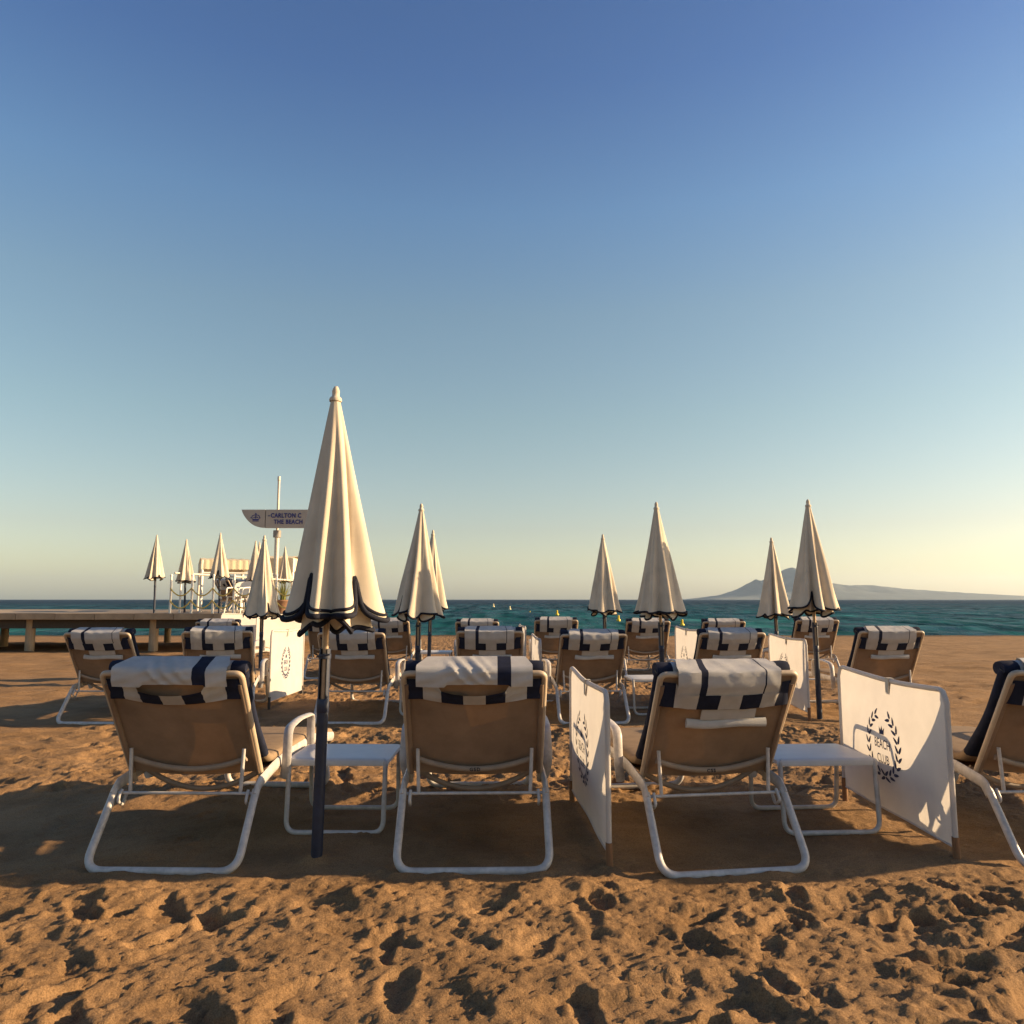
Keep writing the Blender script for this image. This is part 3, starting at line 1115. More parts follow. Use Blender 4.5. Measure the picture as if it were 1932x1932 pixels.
# ------------------------------------------------------------------ small side tables
def build_table(label, loc, rz):
    t = thing("side_table", label, "side table", loc, rz, "small white tables between loungers")
    # top: thin moulded sheet with turned-down edges
    w, d, h = 0.262, 0.205, 0.372
    g = Geo()
    prof = [(-d - 0.006, h - 0.030), (-d - 0.008, h - 0.012), (-d, h - 0.002), (-d + 0.02, h), (0, h + 0.001), (d - 0.02, h), (d, h - 0.002),
            (d + 0.008, h - 0.012), (d + 0.006, h - 0.030)]
    us = [-w - 0.004, -w, -w + 0.02, -w * 0.5, 0, w * 0.5, w - 0.02, w, w + 0.004]
    rows = []
    for (y, z) in prof:
        row = []
        for u in us:
            e = 0.006 if abs(u) > w - 0.001 else 0
            if abs(u) > w + 0.001:
                e = 0.024
            yy = y * (0.985 if abs(u) > w - 0.001 else 1)
            row.append((u, yy, min(z, h - e)))
        rows.append(row)
    g.grid(rows)
    # underside
    g.grid([[(u, y, z - 0.006) for u in us] for (y, z) in prof][::-1])
    put("table_top", g, M['table'], t)
    for s in (-1, 1):
        g = Geo()
        path = [(-w + 0.03, s * (d - 0.02), h - 0.012), (-w + 0.012, s * (d + 0.0), h - 0.014), (-w + 0.014, s * (d + 0.03), 0.012), (w - 0.014, s * (d + 0.03), 0.012),
                (w - 0.012, s * (d + 0.0), h - 0.014), (w - 0.03, s * (d - 0.02), h - 0.012)]
        g.tube(fillet(path, [0.03, 0.06, 0.06, 0.03], 7), 0.0125, 10, up=(0, 1, 0))
        put("leg", g, M['frame'], t)
    return t


tab = build_table("small white table between the big parasol pole and the rumpled lounger", (-0.90, 4.25, 0.0), R(-1))
for x, y, a, lab in [
    (1.62, 4.25, 3, "small white table at the right of the tidy nearest row lounger"),
    (-0.90, 8.2, 0, "small white table of the second row behind the rumpled lounger's left armrest"),
    (1.50, 8.25, 3, "small white table of the second row right of the lounger beyond the nearest windbreak"),
    (-1.23, 12.3, 0, "small white table of the third row beside the twin parasol poles"),
]:
    copy_thing(tab, (x, y, 0), R(a), lab)


# ------------------------------------------------------------------ folded parasols
def build_parasol(label, base, tip, seed, fine=False, spin=0.0, small_detail=True):
    """base and tip are world points; the folded canopy hangs from the tip"""
    rr = random.Random(seed)
    base = Vector(base)
    tip = Vector(tip)
    t = thing("parasol", label, "parasol", base, 0, "folded cream parasols")
    axis = (tip - base)
    H = axis.length
    t.rotation_euler = Vector((0, 0, 1)).rotation_difference(axis).to_euler()
    n_p = 8
    ncol = 400 if fine else 200
    nrow = 44 if fine else 22
    LEN = 1.085
    ztop = H - 0.045
    amp = [rr.uniform(0.05, 0.25) for _ in range(n_p)]
    skew = [rr.uniform(-0.38, 0.38) for _ in range(n_p)]
    ph = [rr.uniform(-0.12, 0.12) for _ in range(n_p)]
    crease = [(rr.uniform(0, 6.28), rr.uniform(-0.5, 0.5), rr.uniform(-0.11, 0.07), rr.uniform(0.05, 0.14)) for _ in range(12)]
    wob = [(rr.uniform(0, 6.28), rr.uniform(2, 5)) for _ in range(3)]
    slit = [rr.choice([0.17, 0.15, 0.0, 0.0, 0.01, 0.06]) for _ in range(n_p)]
    drop = [rr.uniform(-0.02, 0.05) for _ in range(n_p)]
    if fine:
        slit = [0.05, 0.0, 0.16, 0.02, 0.05, 0.175, 0.0, 0.165]
        drop = [0.0, 0.02, 0.0, 0.01, 0.01, -0.01, -0.015, 0.01]
        amp = [0.15, 0.12, 0.16, 0.11, 0.10, 0.12, 0.15, 0.18]
        skew = [0.1, -0.1, 0.05, -0.05, -0.20, 0.10, -0.10, 0.15]

    def pleat(th, tt):
        """relative radius at angle th and depth tt"""
        q = (th / (2 * math.pi) * n_p) % n_p
        k = int(q)
        f = q - k
        k2 = (k + 1) % n_p
        c = 0.5 + skew[k] * (0.4 + 0.6 * tt)
        # ridge at c, valleys at 0 and 1
        s = f / c if f < c else (1 - f) / (1 - c)
        s = s * s * (3 - 2 * s)
        a = amp[k] * (1 - f) + amp[k2] * f
        grow = 0.35 + 0.75 * tt
        v = 1 - a * 1.55 * grow * (1 - s) + a * 0.45 * grow * s
        for w0, w1 in wob:
            v += 0.014 * math.sin(w1 * th * 2 + w0 + 5 * tt)
        # loose creases that wander down the cloth
        for c0, c1, c2, c3 in crease:
            dth = (th - c0 - c1 * tt + math.pi) % (2 * math.pi) - math.pi
            v += c2 * math.exp(-(dth / c3) ** 2) * math.sin(math.pi * min(1, max(0, tt * 1.15 - 0.1)))
        return v

    def hem(th):
        """how far above the lowest line the hem is cut at this angle"""
        q = (th / (2 * math.pi) * n_p) % n_p
        k = int(q)
        f = q - k
        k2 = (k + 1) % n_p
        e = 0.020 + drop[k] * math.sin(math.pi * f) * -1 + 0.006 * math.cos(2 * math.pi * f)
        w_ = 0.085
        for d_, h_ in ((f, slit[k]), (1 - f, slit[k2])):
            e += h_ * (0.72 / (1 + (d_ / 0.075) ** 4) + 0.28 / (1 + (d_ / 0.20) ** 2))
        return e

    def surf(th, z_down, scale=1.0):
        tt = z_down / LEN
        r0 = 0.020 + (0.205 if fine else 0.215) * tt ** 0.97
        # little flare of the loose valance
        r0 *= 1 + 0.05 * max(0, (tt - 0.86) / 0.14)
        rad = r0 * scale * pleat(th, tt)
        a = th + spin + 0.10 * tt * math.sin(2 * th + wob[0][0]) + ph[int(th / (2 * math.pi) * n_p) % n_p] * 0.0
        return Vector((rad * math.cos(a) + (0.040 * tt if fine else 0.0), rad * math.sin(a), ztop - z_down))

    g = Geo()
    rows = []
    ths = [2 * math.pi * j / ncol for j in range(ncol)]
    hems = [hem(a) for a in ths]
    for i in range(nrow + 1):
        s = (i / nrow)
        rows.append([surf(ths[j], s * (LEN - hems[j])) for j in range(ncol)])
    g.grid(rows, wrap=True)
    can = put("canopy", g, M['parasol'], t)
    # inner folds of the valance that hang lower
    g = Geo()
    n2 = ncol // 2
    hem2 = []
    rows = []
    for i in range(7):
        row = []
        for j in range(n2):
            a = 2 * math.pi * j / n2
            lo = -0.010 + 0.030 * math.sin(3 * a + wob[1][0]) + 0.018 * math.sin(7 * a + wob[2][0])
            dn = LEN - 0.20 + (0.20 - lo) * i / 6
            p = surf(a, dn, 0.70 + 0.10 * math.sin(5 * a + wob[0][0]))
            row.append(p)
            if i == 6:
                hem2.append(p)
        rows.append(row)
    g.grid(rows, wrap=True)
    put("inner_fold", g, M['parasol'], can)
    # navy piping
    g = Geo()
    rp = 0.0132 if fine else 0.0108
    line = [surf(ths[j], LEN - hems[j], 1.01) for j in range(ncol)]
    g.tube(line, rp, 6 if not fine else 8, closed=True)
    put("piping", g, M['navy'], can)
    if fine:
        g = Geo()
        g.tube([surf(ths[j], LEN - hems[j] * (1.0 if hems[j] < 0.06 else 0.93) - 0.030 - 0.006 * math.sin(5 * ths[j]), 1.012) for j in range(ncol)], 0.0075, 6, closed=True)
        put("piping", g, M['navy'], can)
    g = Geo()
    g.tube(hem2, rp * 0.95, 6, closed=True)
    put("piping", g, M['navy'], can)
    # finial
    g = Geo()
    g.lathe([(0.030, ztop - 0.016), (0.031, ztop - 0.008), (0.027, ztop + 0.003), (0.018, ztop + 0.010), (0.0175, ztop + 0.026), (0.019, ztop + 0.034),
             (0.014, ztop + 0.050), (0.008, ztop + 0.060), (0.001, ztop + 0.062)], 18)
    put("finial", g, M['parasol'], t)
    # pole: steel tube inside a navy sleeve that is slotted at its upper end
    g = Geo()
    g.tube([(0, 0, 0.66), (0, 0, ztop - 0.02)], 0.0165, 14, up=(0, 1, 0))
    put("inner_pole", g, M['pole_steel'], t)
    g = Geo()
    g.tube([(0, 0, -0.30), (0, 0, 0.665)], 0.0265, 16, up=(0, 1, 0))
    sl = put("sleeve", g, M['pole_navy'], t)
    for s in (-1, 1):
        g = Geo()
        rows = []
        for z in (0.66, 0.96):
            rows.append([(s * 0.0265 * math.cos(a), 0.0265 * math.sin(a), z) for a in np.linspace(-0.95, 0.95, 9)])
        g.grid(rows)
        rows = [[(p[0] * 0.80, p[1] * 0.80, p[2]) for p in r_] for r_ in rows]
        g.grid(rows)
        put("slotted_end", g, M['pole_navy'], sl)
    g = Geo()
    g.lathe([(0.026, 0.665), (0.0285, 0.668), (0.0285, 0.725), (0.026, 0.728)], 16)
    put("collar", g, M['pole_navy'], t)
    g = Geo()
    g.lathe([(0.027, 0.912), (0.0295, 0.914), (0.0295, 0.935), (0.027, 0.937)], 16)
    g.tube([(-0.034, -0.030, 0.922), (0.030, -0.032, 0.934)], 0.0035, 6)
    put("clamp", g, M['pole_navy'], t)
    return t


def parasol_px(label, tip_px, pole_px, y, seed, ground=None, fine=False, spin=0.0):
    tip = at(tip_px[0], tip_px[1], y)
    z0 = float(beach_level(np.array(y))) if ground is None else ground
    bx = at(pole_px[0], pole_px[1], y)
    # extend the line tip -> seen pole point to the ground
    s = (tip.z - z0) / (tip.z - bx.z)
    base = Vector((tip.x + (bx.x - tip.x) * s, y, z0))
    return build_parasol(label, base, tip, seed, fine, spin)


parasol_px("large folded cream parasol with black piped hem, nearest to the viewer", (634, 735), (597, 1625), 3.63, 4, fine=True, spin=R(12))
parasol_px("second row folded parasol standing left of centre in front of a slimmer one", (795, 953), (789, 1200), 7.75, 21, spin=R(20))
parasol_px("slim folded parasol half hidden behind the one left of centre", (817, 1002), (811, 1190), 11.0, 22, spin=R(50))
parasol_px("slim folded parasol right of centre standing alone against the sky", (1137, 1010), (1141, 1185), 11.2, 23, spin=R(5))
parasol_px("tall second row folded parasol between the right loungers", (1238, 950), (1249, 1250), 7.75, 24, spin=R(35))
parasol_px("folded parasol standing in front of the mountain", (1455, 1016), (1465, 1195), 11.2, 25, spin=R(65))
parasol_px("rightmost tall folded parasol overlapping the mountain's right slope", (1524, 945), (1541, 1250), 7.75, 26, spin=R(15))
parasol_px("folded parasol in front of the blank canvases under the hotel sign", (499, 1012), (493, 1200), 10.9, 27, spin=R(40))


# ------------------------------------------------------------------ windbreaks
def leaf_poly(c, ang, ln, wd):
    pts = []
    for k in range(8):
        a = 2 * math.pi * k / 8
        x = ln * math.cos(a)
        y = wd * math.sin(a) * (1 - 0.35 * math.cos(a))
        pts.append((c[0] + x * math.cos(ang) - y * math.sin(ang), c[1] + x * math.sin(ang) + y * math.cos(ang)))
    return pts


BEACH = text_mesh("BEACH", 0.070, bold=0.0006)
CLUB = text_mesh("CLUB", 0.066, bold=0.0006)


def build_windbreak(label, near, far, z0, z1, seed, dz_far=0.0, prints=True, stake='stake'):
    """canvas between two posts; near and far are (x, y)"""
    rr = random.Random(seed)
    a = Vector((near[0], near[1], 0))
    b = Vector((far[0], far[1], 0))
    L = (b - a).length
    ex = (b - a).normalized()
    en = Vector((-ex.y, ex.x, 0))
    gl = float(beach_level(np.array(near[1])))
    t = thing("windbreak", label, "windbreak", (near[0], near[1], gl), math.atan2(ex.y, ex.x), "canvas windbreaks between the loungers")
    p1, p2 = rr.uniform(0, 6), rr.uniform(0, 6)

    def cv(s, q, off=0.0):
        """local point on the canvas, s along 0..1, q up 0..1"""
        lift = dz_far * s
        z = z0 + lift + (z1 - z0) * q
        bulge = 0.030 * math.sin(math.pi * s) * math.sin(math.pi * q) + 0.006 * math.sin(7 * s + p1 + 3 * q) * math.sin(math.pi * s)
        sag = -0.018 * math.sin(math.pi * s) * q ** 4
        return (s * L, bulge + off, z + sag)
    g = Geo()
    ns, nq = 40, 24
    rc = 0.055
    rows = []
    for i in range(nq + 1):
        row = []
        for j in range(ns + 1):
            s = j / ns
            q = i / nq
            # rounded upper corners
            d = min(s, 1 - s) * L
            cut = rc - math.sqrt(max(0, rc * rc - (rc - d) ** 2)) if d < rc else 0
            q2 = q * (1 - cut / (z1 - z0))
            row.append(cv(s, q2))
        rows.append(row)
    g.grid(rows)
    ca = put("canvas", g, M['wind'], t)
    # sewn rim: thin roll around the edge
    g = Geo()
    edge = [rows[i][0] for i in range(nq + 1)] + rows[nq][1:] + [rows[i][ns] for i in range(nq - 1, -1, -1)]
    g.tube(edge, 0.0125, 8)
    put("sewn_rim", g, M['wind'], ca)
    g = Geo()
    g.tube([cv(s, 0.0) for s in np.linspace(0, 1, 20)], 0.005, 6)
    put("bottom_hem", g, M['wind'], ca)
    for s in (0, 1):
        g = Geo()
        g.tube([(s * L, 0, -0.14), (s * L, 0, z0 + dz_far * s + 0.05)], 0.016, 10, up=(0, 1, 0))
        put("stake", g, M[stake], t)
    g = Geo()
    for o in (-0.014, 0.014):
        x, y, z = cv(0.46, 1.0)
        g.box((x - 0.017, o + y - 0.0015, z - 0.062), (x + 0.017, o + y + 0.0015, z + 0.012))
    g.box((x - 0.017, y - 0.015, z + 0.0125), (x + 0.017, y + 0.015, z + 0.0155))
    put("clip", g, M['tab'], t, smooth=False)
    if prints:
        for side in ((1,) if near[0] > 0 else (-1,)):
            g = Geo()
            cs, cq = 0.5, 0.50
            rad_x, rad_z = 0.150, 0.165

            def onto(px, pz):
                return cv(cs + side * -px / L, cq + pz / (z1 - z0), 0.0035 * side)
            for sgn in (-1, 1):
                for k in range(10):
                    f = k / 9
                    an = R(-90 + 8 + f * 148)
                    cx, cz = rad_x * math.cos(an) * sgn, rad_z * math.sin(an)
                    tang = an + R(90)
                    for lr, dr in ((-1, 0.018), (1, 0.018)):
                        c_ = (cx * (1 + lr * 0.10), cz * (1 + lr * 0.10))
                        ang = tang + lr * R(-32)
                        if sgn < 0:
                            ang = math.pi - ang
                        pts = leaf_poly(c_, ang, 0.024, 0.0085)
                        vv = [onto(*p) for p in pts]
                        fc = tuple(range(8)) if side < 0 else tuple(range(7, -1, -1))
                        g.add(vv, [fc])
            # small mark at the head of the wreath
            g.add([onto(*p) for p in [(-0.022, 0.052), (0.022, 0.052), (0.028, 0.092), (0.010, 0.074), (0.0, 0.100), (-0.010, 0.074), (-0.028, 0.092)]], [tuple(range(7))])
            for me, zo in ((BEACH, 0.0), (CLUB, -0.078)):
                vv = [onto(v.co.x * 0.72, v.co.y + zo) for v in me.vertices]
                g.add(vv, [tuple(p.vertices) for p in me.polygons])
            put("printed_wreath", g, M['print'], ca, smooth=False)
    return t


build_windbreak("nearest white canvas windbreak with printed laurel wreath, between the two foremost loungers", (0.432, 3.52), (0.352, 4.60), 0.065, 0.770, 1, 0.02)
build_windbreak("windbreak of the nearest row between the second small table and the rightmost lounger", (2.02, 3.60), (1.985, 4.68), 0.065, 0.770, 11, 0.02)
build_windbreak("brightly sunlit printed windbreak left of the big parasol pole", (-2.64, 8.42), (-2.64, 9.72), 0.085, 0.850, 2, -0.02, stake='stake_dark')
build_windbreak("printed windbreak just right of the tall second row parasol's pole", (2.07, 8.5), (2.09, 9.8), 0.08, 0.85, 3)
build_windbreak("large printed windbreak at right behind the tidy nearest lounger", (2.93, 7.65), (3.03, 9.05), 0.08, 0.79, 4)
build_windbreak("narrow looking windbreak edge between two second row loungers", (0.285, 7.70), (0.235, 9.0), 0.06, 0.79, 5)
build_windbreak("distant windbreak edge on against the sea near the centre", (0.205, 11.7), (0.125, 12.9), 0.05, 0.775, 6)
p3 = [at(444, 1190, 16.9), at(489, 1190, 16.6)]
build_windbreak("overexposed blank canvas left of the thin brown pole under the sign", (p3[1].x - 0.72, 16.3), (p3[1].x, 17.3), 0.20, 0.93, 7, -0.02, prints=False, stake='stake')
p4 = [at(495, 1190, 16.7), at(566, 1190, 16.2)]
build_windbreak("overexposed blank canvas right of the thin brown pole under the sign", (p4[0].x, 16.3), (p4[0].x + 0.72, 17.3), 0.17, 0.92, 8, -0.02, prints=False, stake='stake')

# ------------------------------------------------------------------ buoys
for px, py, h, lab, mt in [
    (1051, 1160.5, 0.62, "upright yellow buoy on the sea right of centre", 'buoy'),
    (1167, 1171, 0.50, "upright yellow buoy beside the slim parasol right of centre", 'buoy'),
    (1287, 1180, 0.46, "yellow buoy showing above the printed windbreak clip", 'buoy'),
    (931, 1145, 0.85, "distant pale yellow buoy left of its neighbour near the horizon", 'buoy_white'),
    (962, 1150.5, 0.70, "distant pale yellow buoy right of its neighbour near the horizon", 'buoy_white'),
    (1000, 1156, 0.28, "tiny low yellow float between the distant buoys", 'buoy'),
]:
    a_, b_ = ray(px, py)
    y = (SEA_Z - EYE) / b_
    t = thing("buoy", lab, "buoy", (a_ * y, y, SEA_Z), 0.4, "yellow buoys on the sea")
    g = Geo()
    g.lathe([(h * 0.05, -0.1), (h * 0.34, -0.05), (h * 0.40, 0.10 * h), (h * 0.36, 0.22 * h), (h * 0.20, 0.34 * h)], 14)
    put("float_body", g, M[mt], t)
    g = Geo()
    g.lathe([(h * 0.20, 0.34 * h), (h * 0.19, 0.80 * h), (h * 0.21, 0.84 * h), (h * 0.15, 0.96 * h), (0.002, h)], 12)
    put("top_mark", g, M[mt], t)

# ------------------------------------------------------------------ pier terrace at the left
DZ = 0.84
pr = thing("pier_terrace", "raised brown timber pier terrace at the left above the blank canvases", "pier", (-5.35, 18.6, 0))
g = Geo()
g.box((-26, 0, DZ - 0.14), (0, 8.4, DZ - 0.001))
put("deck", g, M['deck'], pr, smooth=False)
pile_me = Geo().tube([(0, 0, -1.3), (0, 0, DZ - 0.14)], 0.11, 10, up=(0, 1, 0)).mesh("pile", [M['deck']])
for k in range(9):
    for yy in (0.35, 4.0, 7.9):
        o = link("pile", pile_me, pr)
        o.location = (-0.45 - k * 3.05, yy, 0)
for yy in (0.35, 7.9):
    g = Geo()
    g.box((-25.6, yy - 0.07, DZ - 0.36), (-0.2, yy + 0.07, DZ - 0.141))
    put("cross_beam", g, M['stake_dark'], pr, smooth=False)
bm_me = None
for k in range(27):
    g = Geo()
    x0 = -25.9 + k * 0.96
    g.box((x0, -0.03, DZ - 0.135), (x0 + 0.945, -0.001, DZ + 0.012))
    if bm_me is None:
        bm_me = Geo().box((0, -0.03, DZ - 0.135), (0.945, -0.001, DZ + 0.012)).mesh("plank", [M['deck']], False)
    o = link("plank", bm_me, pr)
    o.location = (x0, 0, 0.002 * ((k * 7) % 3))

parasol_px("folded parasol on the pier at the far left edge", (416, 1006), (414, 1120), 19.3, 31, ground=DZ, spin=R(10))
parasol_px("folded parasol on the pier just left of the sign post", (482.5, 1021), (481, 1120), 21.5, 32, ground=DZ, spin=R(30))
parasol_px("folded parasol on the pier peeping behind its neighbour left of the sign post", (489.5, 1023), (488, 1120), 22.6, 33, ground=DZ, spin=R(70))
parasol_px("folded parasol on the pier left of the cream awning", (352, 1018), (349, 1120), 20.5, 35, ground=DZ, spin=R(25))
parasol_px("leftmost folded parasol on the pier", (296, 1010), (292, 1120), 19.8, 36, ground=DZ, spin=R(55))
parasol_px("small folded parasol on the pier right of the sign post", (538, 1032), (537.5, 1120), 24.7, 34, ground=DZ, spin=R(0))

# rope fence: posts and two sagging ropes
YF = 18.75
post_px = [322, 362, 402, 441, 481, 521, 560]
posts = []
for i, px in enumerate(post_px):
    p = at(px, 1120, YF)
    t = thing("rope_fence_post", ["white rope fence post far left on the pier edge", "second white rope fence post from the left on the pier",
                                  "third white rope fence post from the left on the pier", "white rope fence post left of the blank canvas pair on the pier",
                                  "white rope fence post behind the parasol under the sign", "white rope fence post beside the reeds on the pier",
                                  "white rope fence post behind the big parasol's left edge"][i], "fence post", (p.x, YF, DZ), 0, "rope fence posts on the pier")
    g = Geo()
    g.tube([(0, 0, 0), (0, 0, 0.92)], 0.026, 10, up=(0, 1, 0))
    put("shaft", g, M['white'], t)
    g = Geo()
    g.lathe([(0.026, 0.915), (0.034, 0.93), (0.030, 0.955), (0.002, 0.975)], 10)
    put("cap", g, M['white'], t)
    posts.append((p.x, t))
for (ha, lab) in ((0.63, "upper yellow rope sagging between the pier fence posts"), (0.33, "lower yellow rope sagging between the pier fence posts")):
    g = Geo()
    path = []
    for (x0, _), (x1, _) in zip(posts[:-1], posts[1:]):
        for k in range(10):
            f = k / 10
            path.append((x0 + (x1 - x0) * f, YF - 0.034, DZ + ha - 0.19 * 4 * f * (1 - f)))
    path.append((posts[-1][0], YF - 0.034, DZ + ha))
    g.tube(path, 0.017, 6)
    tag(put("barrier_rope", g, M['rope']), lab, "rope", "ropes of the pier fence")


def build_awning(label, px0, px1, ytop, ybot, y, depth, post_px_, valance):
    a = at(px0, ytop, y)
    b = at(px1, ybot, y)
    w = b.x - a.x
    t = thing("awning", label, "awning", (a.x, y, DZ), 0)
    zt, zb = a.z - DZ, b.z - DZ
    g = Geo()
    ncol = 14
    rows = []
    for i in range(7):
        f = i / 6
        rows.append([(w * j / ncol, depth * f, zt + 0.10 * math.sin(math.pi * f) + 0.012 * math.sin(j * 2.2) * math.sin(math.pi * f)) for j in range(ncol + 1)])
    g.grid(rows)
    put("canopy_cloth", g, M['awning'], t)
    for yy in (0.0, depth):
        g = Geo()
        g.grid([[(w * j / 28, yy + 0.008 * math.sin(j * 1.7), zt) for j in range(29)], [(w * j / 28, yy - 0.012 + 0.012 * math.sin(j * 1.7), zb + 0.015 * math.sin(j * 1.57) ** 2) for j in range(29)]])
        put("valance", g, M['awning'], t)
    for xx in (0.0, w):
        g = Geo()
        g.grid([[(xx, depth * j / 14, zt) for j in range(15)], [(xx + 0.01 * math.sin(j), depth * j / 14, zb) for j in range(15)]])
        put("side_valance", g, M['awning'], t)
    for xx in (0.03, w - 0.03):
        for yy in (0.04, depth - 0.04):
            g = Geo()
            g.tube([(xx, yy, 0), (xx, yy, zt)], 0.045, 10, up=(0, 1, 0))
            put("post", g, M['white'], t)
    g = Geo()
    g.tube([(0, 0.03, zb - 0.10), (w, 0.03, zb - 0.10)], 0.03, 8)
    put("front_rail", g, M['white'], t)
    return t


aw = build_awning("cream canvas awning on white posts at the far left of the pier", 380, 468, 1056, 1074, 21.6, 2.4, None, True)
aw.rotation_euler = (0, 0, R(24))
build_awning("shaded canvas awning behind the sign post on the pier", 497, 553, 1053, 1079, 25.2, 1.5, None, True)

# long thin rail that runs in front of the awnings
a0, a1 = at(330, 1081, 20.2), at(592, 1097.5, 24.0)
g = Geo()
g.tube([a0, a1], 0.030, 8)
t = thing("hand_rail", "thin weathered beam running level across the pier in front of the awnings", "beam")
put("beam", g, M['mast'], t)
for f in (0.04, 0.5, 0.96):
    p = a0.lerp(a1, f)
    g = Geo()
    g.tube([(p.x, p.y, DZ), (p.x, p.y, p.z)], 0.028, 8, up=(0, 1, 0))
    put("upright", g, M['white'], t)

# loungers standing on the pier
for x, y, a, lab in [
    (at(421, 1130, 20.6).x, 20.3, -35, "brown lounger on the pier behind the rope fence at far left"),
    (at(452, 1130, 21.2).x, 21.3, 28, "brown lounger on the pier under the cream awning's right end"),
]:
    copy_thing(lounger_far, (x, y, DZ), R(a), lab, "loungers on the pier")


def build_chair(label, loc, rz):
    t = thing("plastic_chair", label, "chair", loc, rz, "white chairs on the pier")
    g = Geo()
    rows = []
    for i in range(6):
        f = i / 5
        rows.append([(u * (0.21 + 0.015 * f), -0.2 + 0.4 * f, 0.42 - 0.015 * (1 - u * u) + 0.01 * f) for u in np.linspace(-1, 1, 7)])
    g.grid(rows)
    g.grid([[(p[0], p[1], p[2] - 0.02) for p in r_] for r_ in rows][::-1])
    put("seat", g, M['white'], t)
    g = Geo()
    rows = []
    for i in range(6):
        f = i / 5
        rows.append([(u * (0.20 + 0.03 * math.sin(math.pi * f)), -0.20 - 0.11 * f - 0.02 * (1 - u * u), 0.42 + 0.40 * f - 0.05 * f * u * u) for u in np.linspace(-1, 1, 7)])
    g.grid(rows)
    put("backrest", g, M['white'], t)
    for sx in (-1, 1):
        for sy in (-1, 1):
            g = Geo()
            g.tube([(sx * 0.20, sy * 0.18, 0.42), (sx * 0.255, sy * 0.245, 0.0)], [0.022, 0.017], 8, up=(0, 1, 0))
            put("leg", g, M['white'], t)
        g = Geo()
        g.tube(fillet([(sx * 0.235, 0.20, 0.42), (sx * 0.255, 0.17, 0.64), (sx * 0.235, -0.27, 0.66)], 0.05, 4), 0.018, 8)
        put("armrest", g, M['white'], t)
    return t


ch = build_chair("white chair on the pier just right of the rope fence post at far left", (at(449, 1150, 19.3).x, 19.35, DZ), R(160))
for px, y, a, lab in [(459, 19.9, 200, "middle white chair of three behind the pier ropes"), (471, 19.4, 140, "white chair on the pier nearest the parasol under the sign")]:
    copy_thing(ch, (at(px, 1150, y).x, y, DZ), R(a), lab)

# reeds in a planter
pp = at(531, 1150, 19.8)
t = thing("reed_planter", "yellow green reeds in a planter on the pier below the sign", "plant", (pp.x, 19.8, DZ))
g = Geo()
g.lathe([(0.16, 0.0), (0.21, 0.30), (0.225, 0.31), (0.225, 0.34), (0.19, 0.34), (0.18, 0.28), (0.01, 0.28)], 16)
put("planter", g, M['terracotta'], t)
for k in range(46):
    g = Geo()
    a = random.uniform(0, 6.28)
    r0 = random.uniform(0, 0.14)
    hgt = random.uniform(0.35, 0.78)
    lean = random.uniform(0.03, 0.30)
    w = random.uniform(0.007, 0.014)
    ca, sa = math.cos(a), math.sin(a)
    rows = []
    for i in range(6):
        f = i / 5
        rr_ = r0 + lean * f * f
        x, y, z = rr_ * ca, rr_ * sa, 0.28 + hgt * (f - 0.18 * f * f * lean / 0.3)
        ww = w * (1 - f) ** 0.7 + 0.0008
        rows.append([(x - sa * ww, y + ca * ww, z), (x + 0.3 * ww * ca, y + 0.3 * ww * sa, z), (x + sa * ww, y - ca * ww, z)])
    g.grid(rows)
    put("leaf", g, M['reed'], t)

# ------------------------------------------------------------------ sign on its mast
YS = 25.0
pt = at(526.5, 899, YS)
pb = at(521.5, 1050, YS)
mx = (pt.x + pb.x) / 2
sg = thing("beach_sign", "boat shaped grey sign with blue crown and lettering on a tall mast", "sign", (mx, YS, DZ))


def sl(px, py, dy=0.0):
    p = at(px, py, YS + dy)
    return Vector((p.x - mx, dy, p.z - DZ))


zt = pt.z - DZ
g = Geo()
zc = sl(521, 1010).z
g.tube([(0, 0, 0), (0, 0, zc)], 0.075, 14, up=(0, 1, 0))
g.tube([(0, 0, zc), (0, 0, zt - 0.14)], 0.042, 12, up=(0, 1, 0))
put("mast", g, M['mast'], sg)
g = Geo()
g.tube([(0, 0, zt - 0.14), (0, 0, zt - 0.13), (0, 0, zt)], [0.042, 0.055, 0.050], 12, up=(0, 1, 0))
put("mast_cap", g, M['mast'], sg)
g = Geo()
g.tube([(0, 0, sl(521, 1014).z), (0, 0, sl(521, 1001).z)], 0.125, 12, up=(0, 1, 0), rx=0.13)
put("bracket", g, M['bracket'], sg)
# board, two pieces with a joint; outline drawn in the sign's own plane
zT, zB = sl(500, 962.5).z, sl(500, 996.5).z
xL, xJ, xR = sl(459, 963).x, sl(503.5, 980).x, sl(674, 980).x
xJ2 = sl(630, 980).x


def curve_end(x_tip, x_in, n=14):
    """points of the keel curve from the tip at the top to the foot"""
    out = []
    for k in range(n + 1):
        f = k / n
        ang = f * math.pi / 2
        # flatter than a quarter ellipse near the tip
        x = x_tip + (x_in - x_tip) * (1 - math.cos(ang) * (1 - 0.12 * math.sin(2 * ang)))
        z = zT + (zB - zT) * math.sin(ang) ** 0.92
        out.append((x, z))
    return out


def slab(poly, y0, y1):
    g_ = Geo()
    n_ = len(poly)
    v = [(x, y0, z) for x, z in poly] + [(x, y1, z) for x, z in poly]
    f = [tuple(range(n_)), tuple(range(2 * n_ - 1, n_ - 1, -1))] + [(i, i + n_, (i + 1) % n_ + n_, (i + 1) % n_) for i in range(n_)]
    return g_.add(v, f)


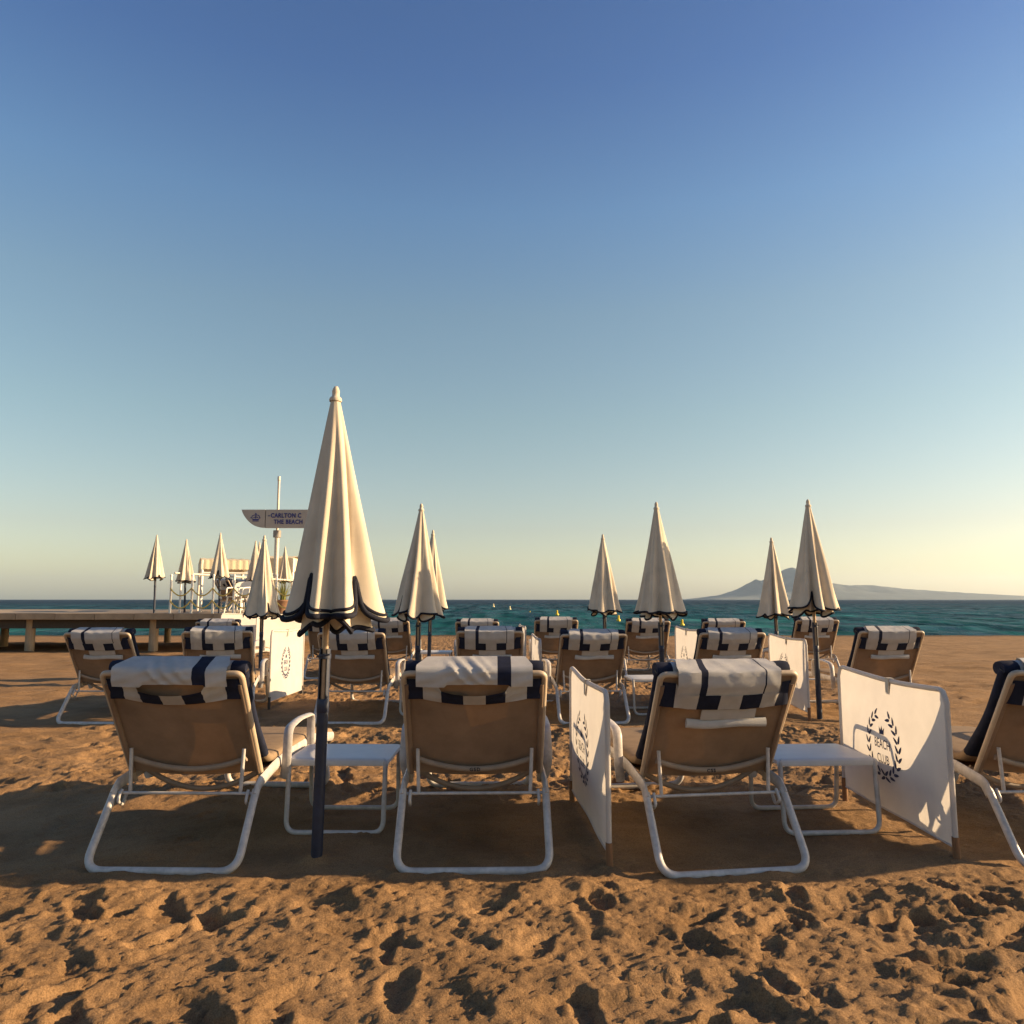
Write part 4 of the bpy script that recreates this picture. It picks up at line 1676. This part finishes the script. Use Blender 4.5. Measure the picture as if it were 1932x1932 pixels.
YB = -0.10
endL = curve_end(xL, xJ - 0.01)
poly = endL + [(xJ - 0.012, zB), (xJ - 0.012, zT)]
put("end_board", slab(poly[::-1], YB - 0.06, YB + 0.02), M['sign'], sg, smooth=False)
put("centre_board", slab([(xJ + 0.012, zT), (xJ + 0.012, zB - 0.008), (xJ2, zB - 0.008), (xJ2, zT)][::-1], YB - 0.06, YB + 0.02), M['sign'], sg, smooth=False)
endR = curve_end(xR, xJ2 + 0.02)
put("end_board", slab((endR + [(xJ2 + 0.02, zB), (xJ2 + 0.02, zT)]), YB - 0.06, YB + 0.02), M['sign'], sg, smooth=False)
put("joint_strip", slab([(xJ - 0.03, zT - 0.01), (xJ - 0.03, zB + 0.005), (xJ + 0.03, zB + 0.005), (xJ + 0.03, zT - 0.01)][::-1], YB - 0.012, YB + 0.012), M['sign_dark'], sg, smooth=False)
for body, px, py, size in (("CARLTON C", 514, 974.0, 0.205), ("THE BEACH", 519.5, 985.8, 0.195)):
    me = text_mesh(body, size, bold=0.006, extrude=0.006, spacing=1.12)
    me.materials.append(M['sign_blue'])
    o = link("lettering", me, sg)
    xs_ = [v.co.x for v in me.vertices]
    p = sl(px, py)
    o.scale = ((1.0 if body[0] == 'C' else 0.945) / (max(xs_) - min(xs_)), 1, 1)
    o.location = (p.x - min(xs_) * o.scale[0], YB - 0.068, p.z)
    o.rotation_euler = (R(90), 0, 0)
g = Geo()
for (x0, x1, py) in ((508.5, 512.5, 974.3), (477 - 1.5, 479, 978), (492, 494.5, 978)):
    c0, c1 = sl(x0, py), sl(x1, py)
    g.box((c0.x, YB - 0.068, c0.z - 0.012), (c1.x, YB - 0.061, c0.z + 0.012))
put("dash", g, M['sign_blue'], sg, smooth=False)
# crown emblem: base bar, band, five arches and orb
cc = sl(485.6, 976.5)
S = 0.142
g = Geo()


def cpoly(pts):
    v = [(cc.x + x * S, YB - 0.062, cc.z + z * S) for x, z in pts] + [(cc.x + x * S, YB - 0.070, cc.z + z * S) for x, z in pts]
    n_ = len(pts)
    g.add(v, [tuple(range(n_)), tuple(range(2 * n_ - 1, n_ - 1, -1))] + [(i, (i + 1) % n_, (i + 1) % n_ + n_, i + n_) for i in range(n_)])


cpoly([(-0.72, -1.02), (0.72, -1.02), (0.70, -0.84), (-0.70, -0.84)])
cpoly([(-0.70, -0.76), (0.70, -0.76), (0.78, -0.46), (-0.78, -0.46)])
for sx in (-1, 1):
    pts = []
    for k in range(9):
        f = k / 8
        pts.append((sx * (0.84 + 0.20 * math.sin(math.pi * f) - 0.74 * f ** 2), -0.42 + 0.95 * math.sin(f * 1.75)))
    inner = [(x - sx * 0.13, z - 0.13 if i > 3 else z) for i, (x, z) in enumerate(pts)]
    cpoly((pts + inner[::-1]) if sx < 0 else (pts + inner[::-1])[::-1])
    cpoly([(sx * 0.42 - 0.14, -0.12), (sx * 0.42, -0.28), (sx * 0.42 + 0.14, -0.12), (sx * 0.42, 0.06)])
cpoly([(-0.07, -0.36), (0.07, -0.36), (0.09, -0.12), (0.26, -0.08), (0.26, 0.06), (0.09, 0.06), (0.07, 0.46), (-0.07, 0.46), (-0.09, 0.06), (-0.26, 0.06), (-0.26, -0.08), (-0.09, -0.12)])
cpoly([(-0.16, 0.56), (0.16, 0.56), (0.20, 0.70), (0.0, 1.02), (-0.20, 0.70)])
put("crown_emblem", g, M['sign_blue'], sg, smooth=False)

# ------------------------------------------------------------------ air
g = Geo()
g.box((-11900, -60, -9), (11900, 11900, 345))
hz = put("haze", g, [], smooth=False)
hz["kind"] = "stuff"
hz["label"] = "thin warm sea haze filling the whole bay"
hm, ht, hout = new_mat("sea_haze")
pv = N(ht, "ShaderNodeVolumePrincipled")
pv.inputs["Color"].default_value = (0.60, 0.77, 1.0, 1)
pv.inputs["Density"].default_value = 0.000042
pv.inputs["Anisotropy"].default_value = 0.35
ht.links.new(pv.outputs[0], hout.inputs["Volume"])
hz.data.materials.append(hm)
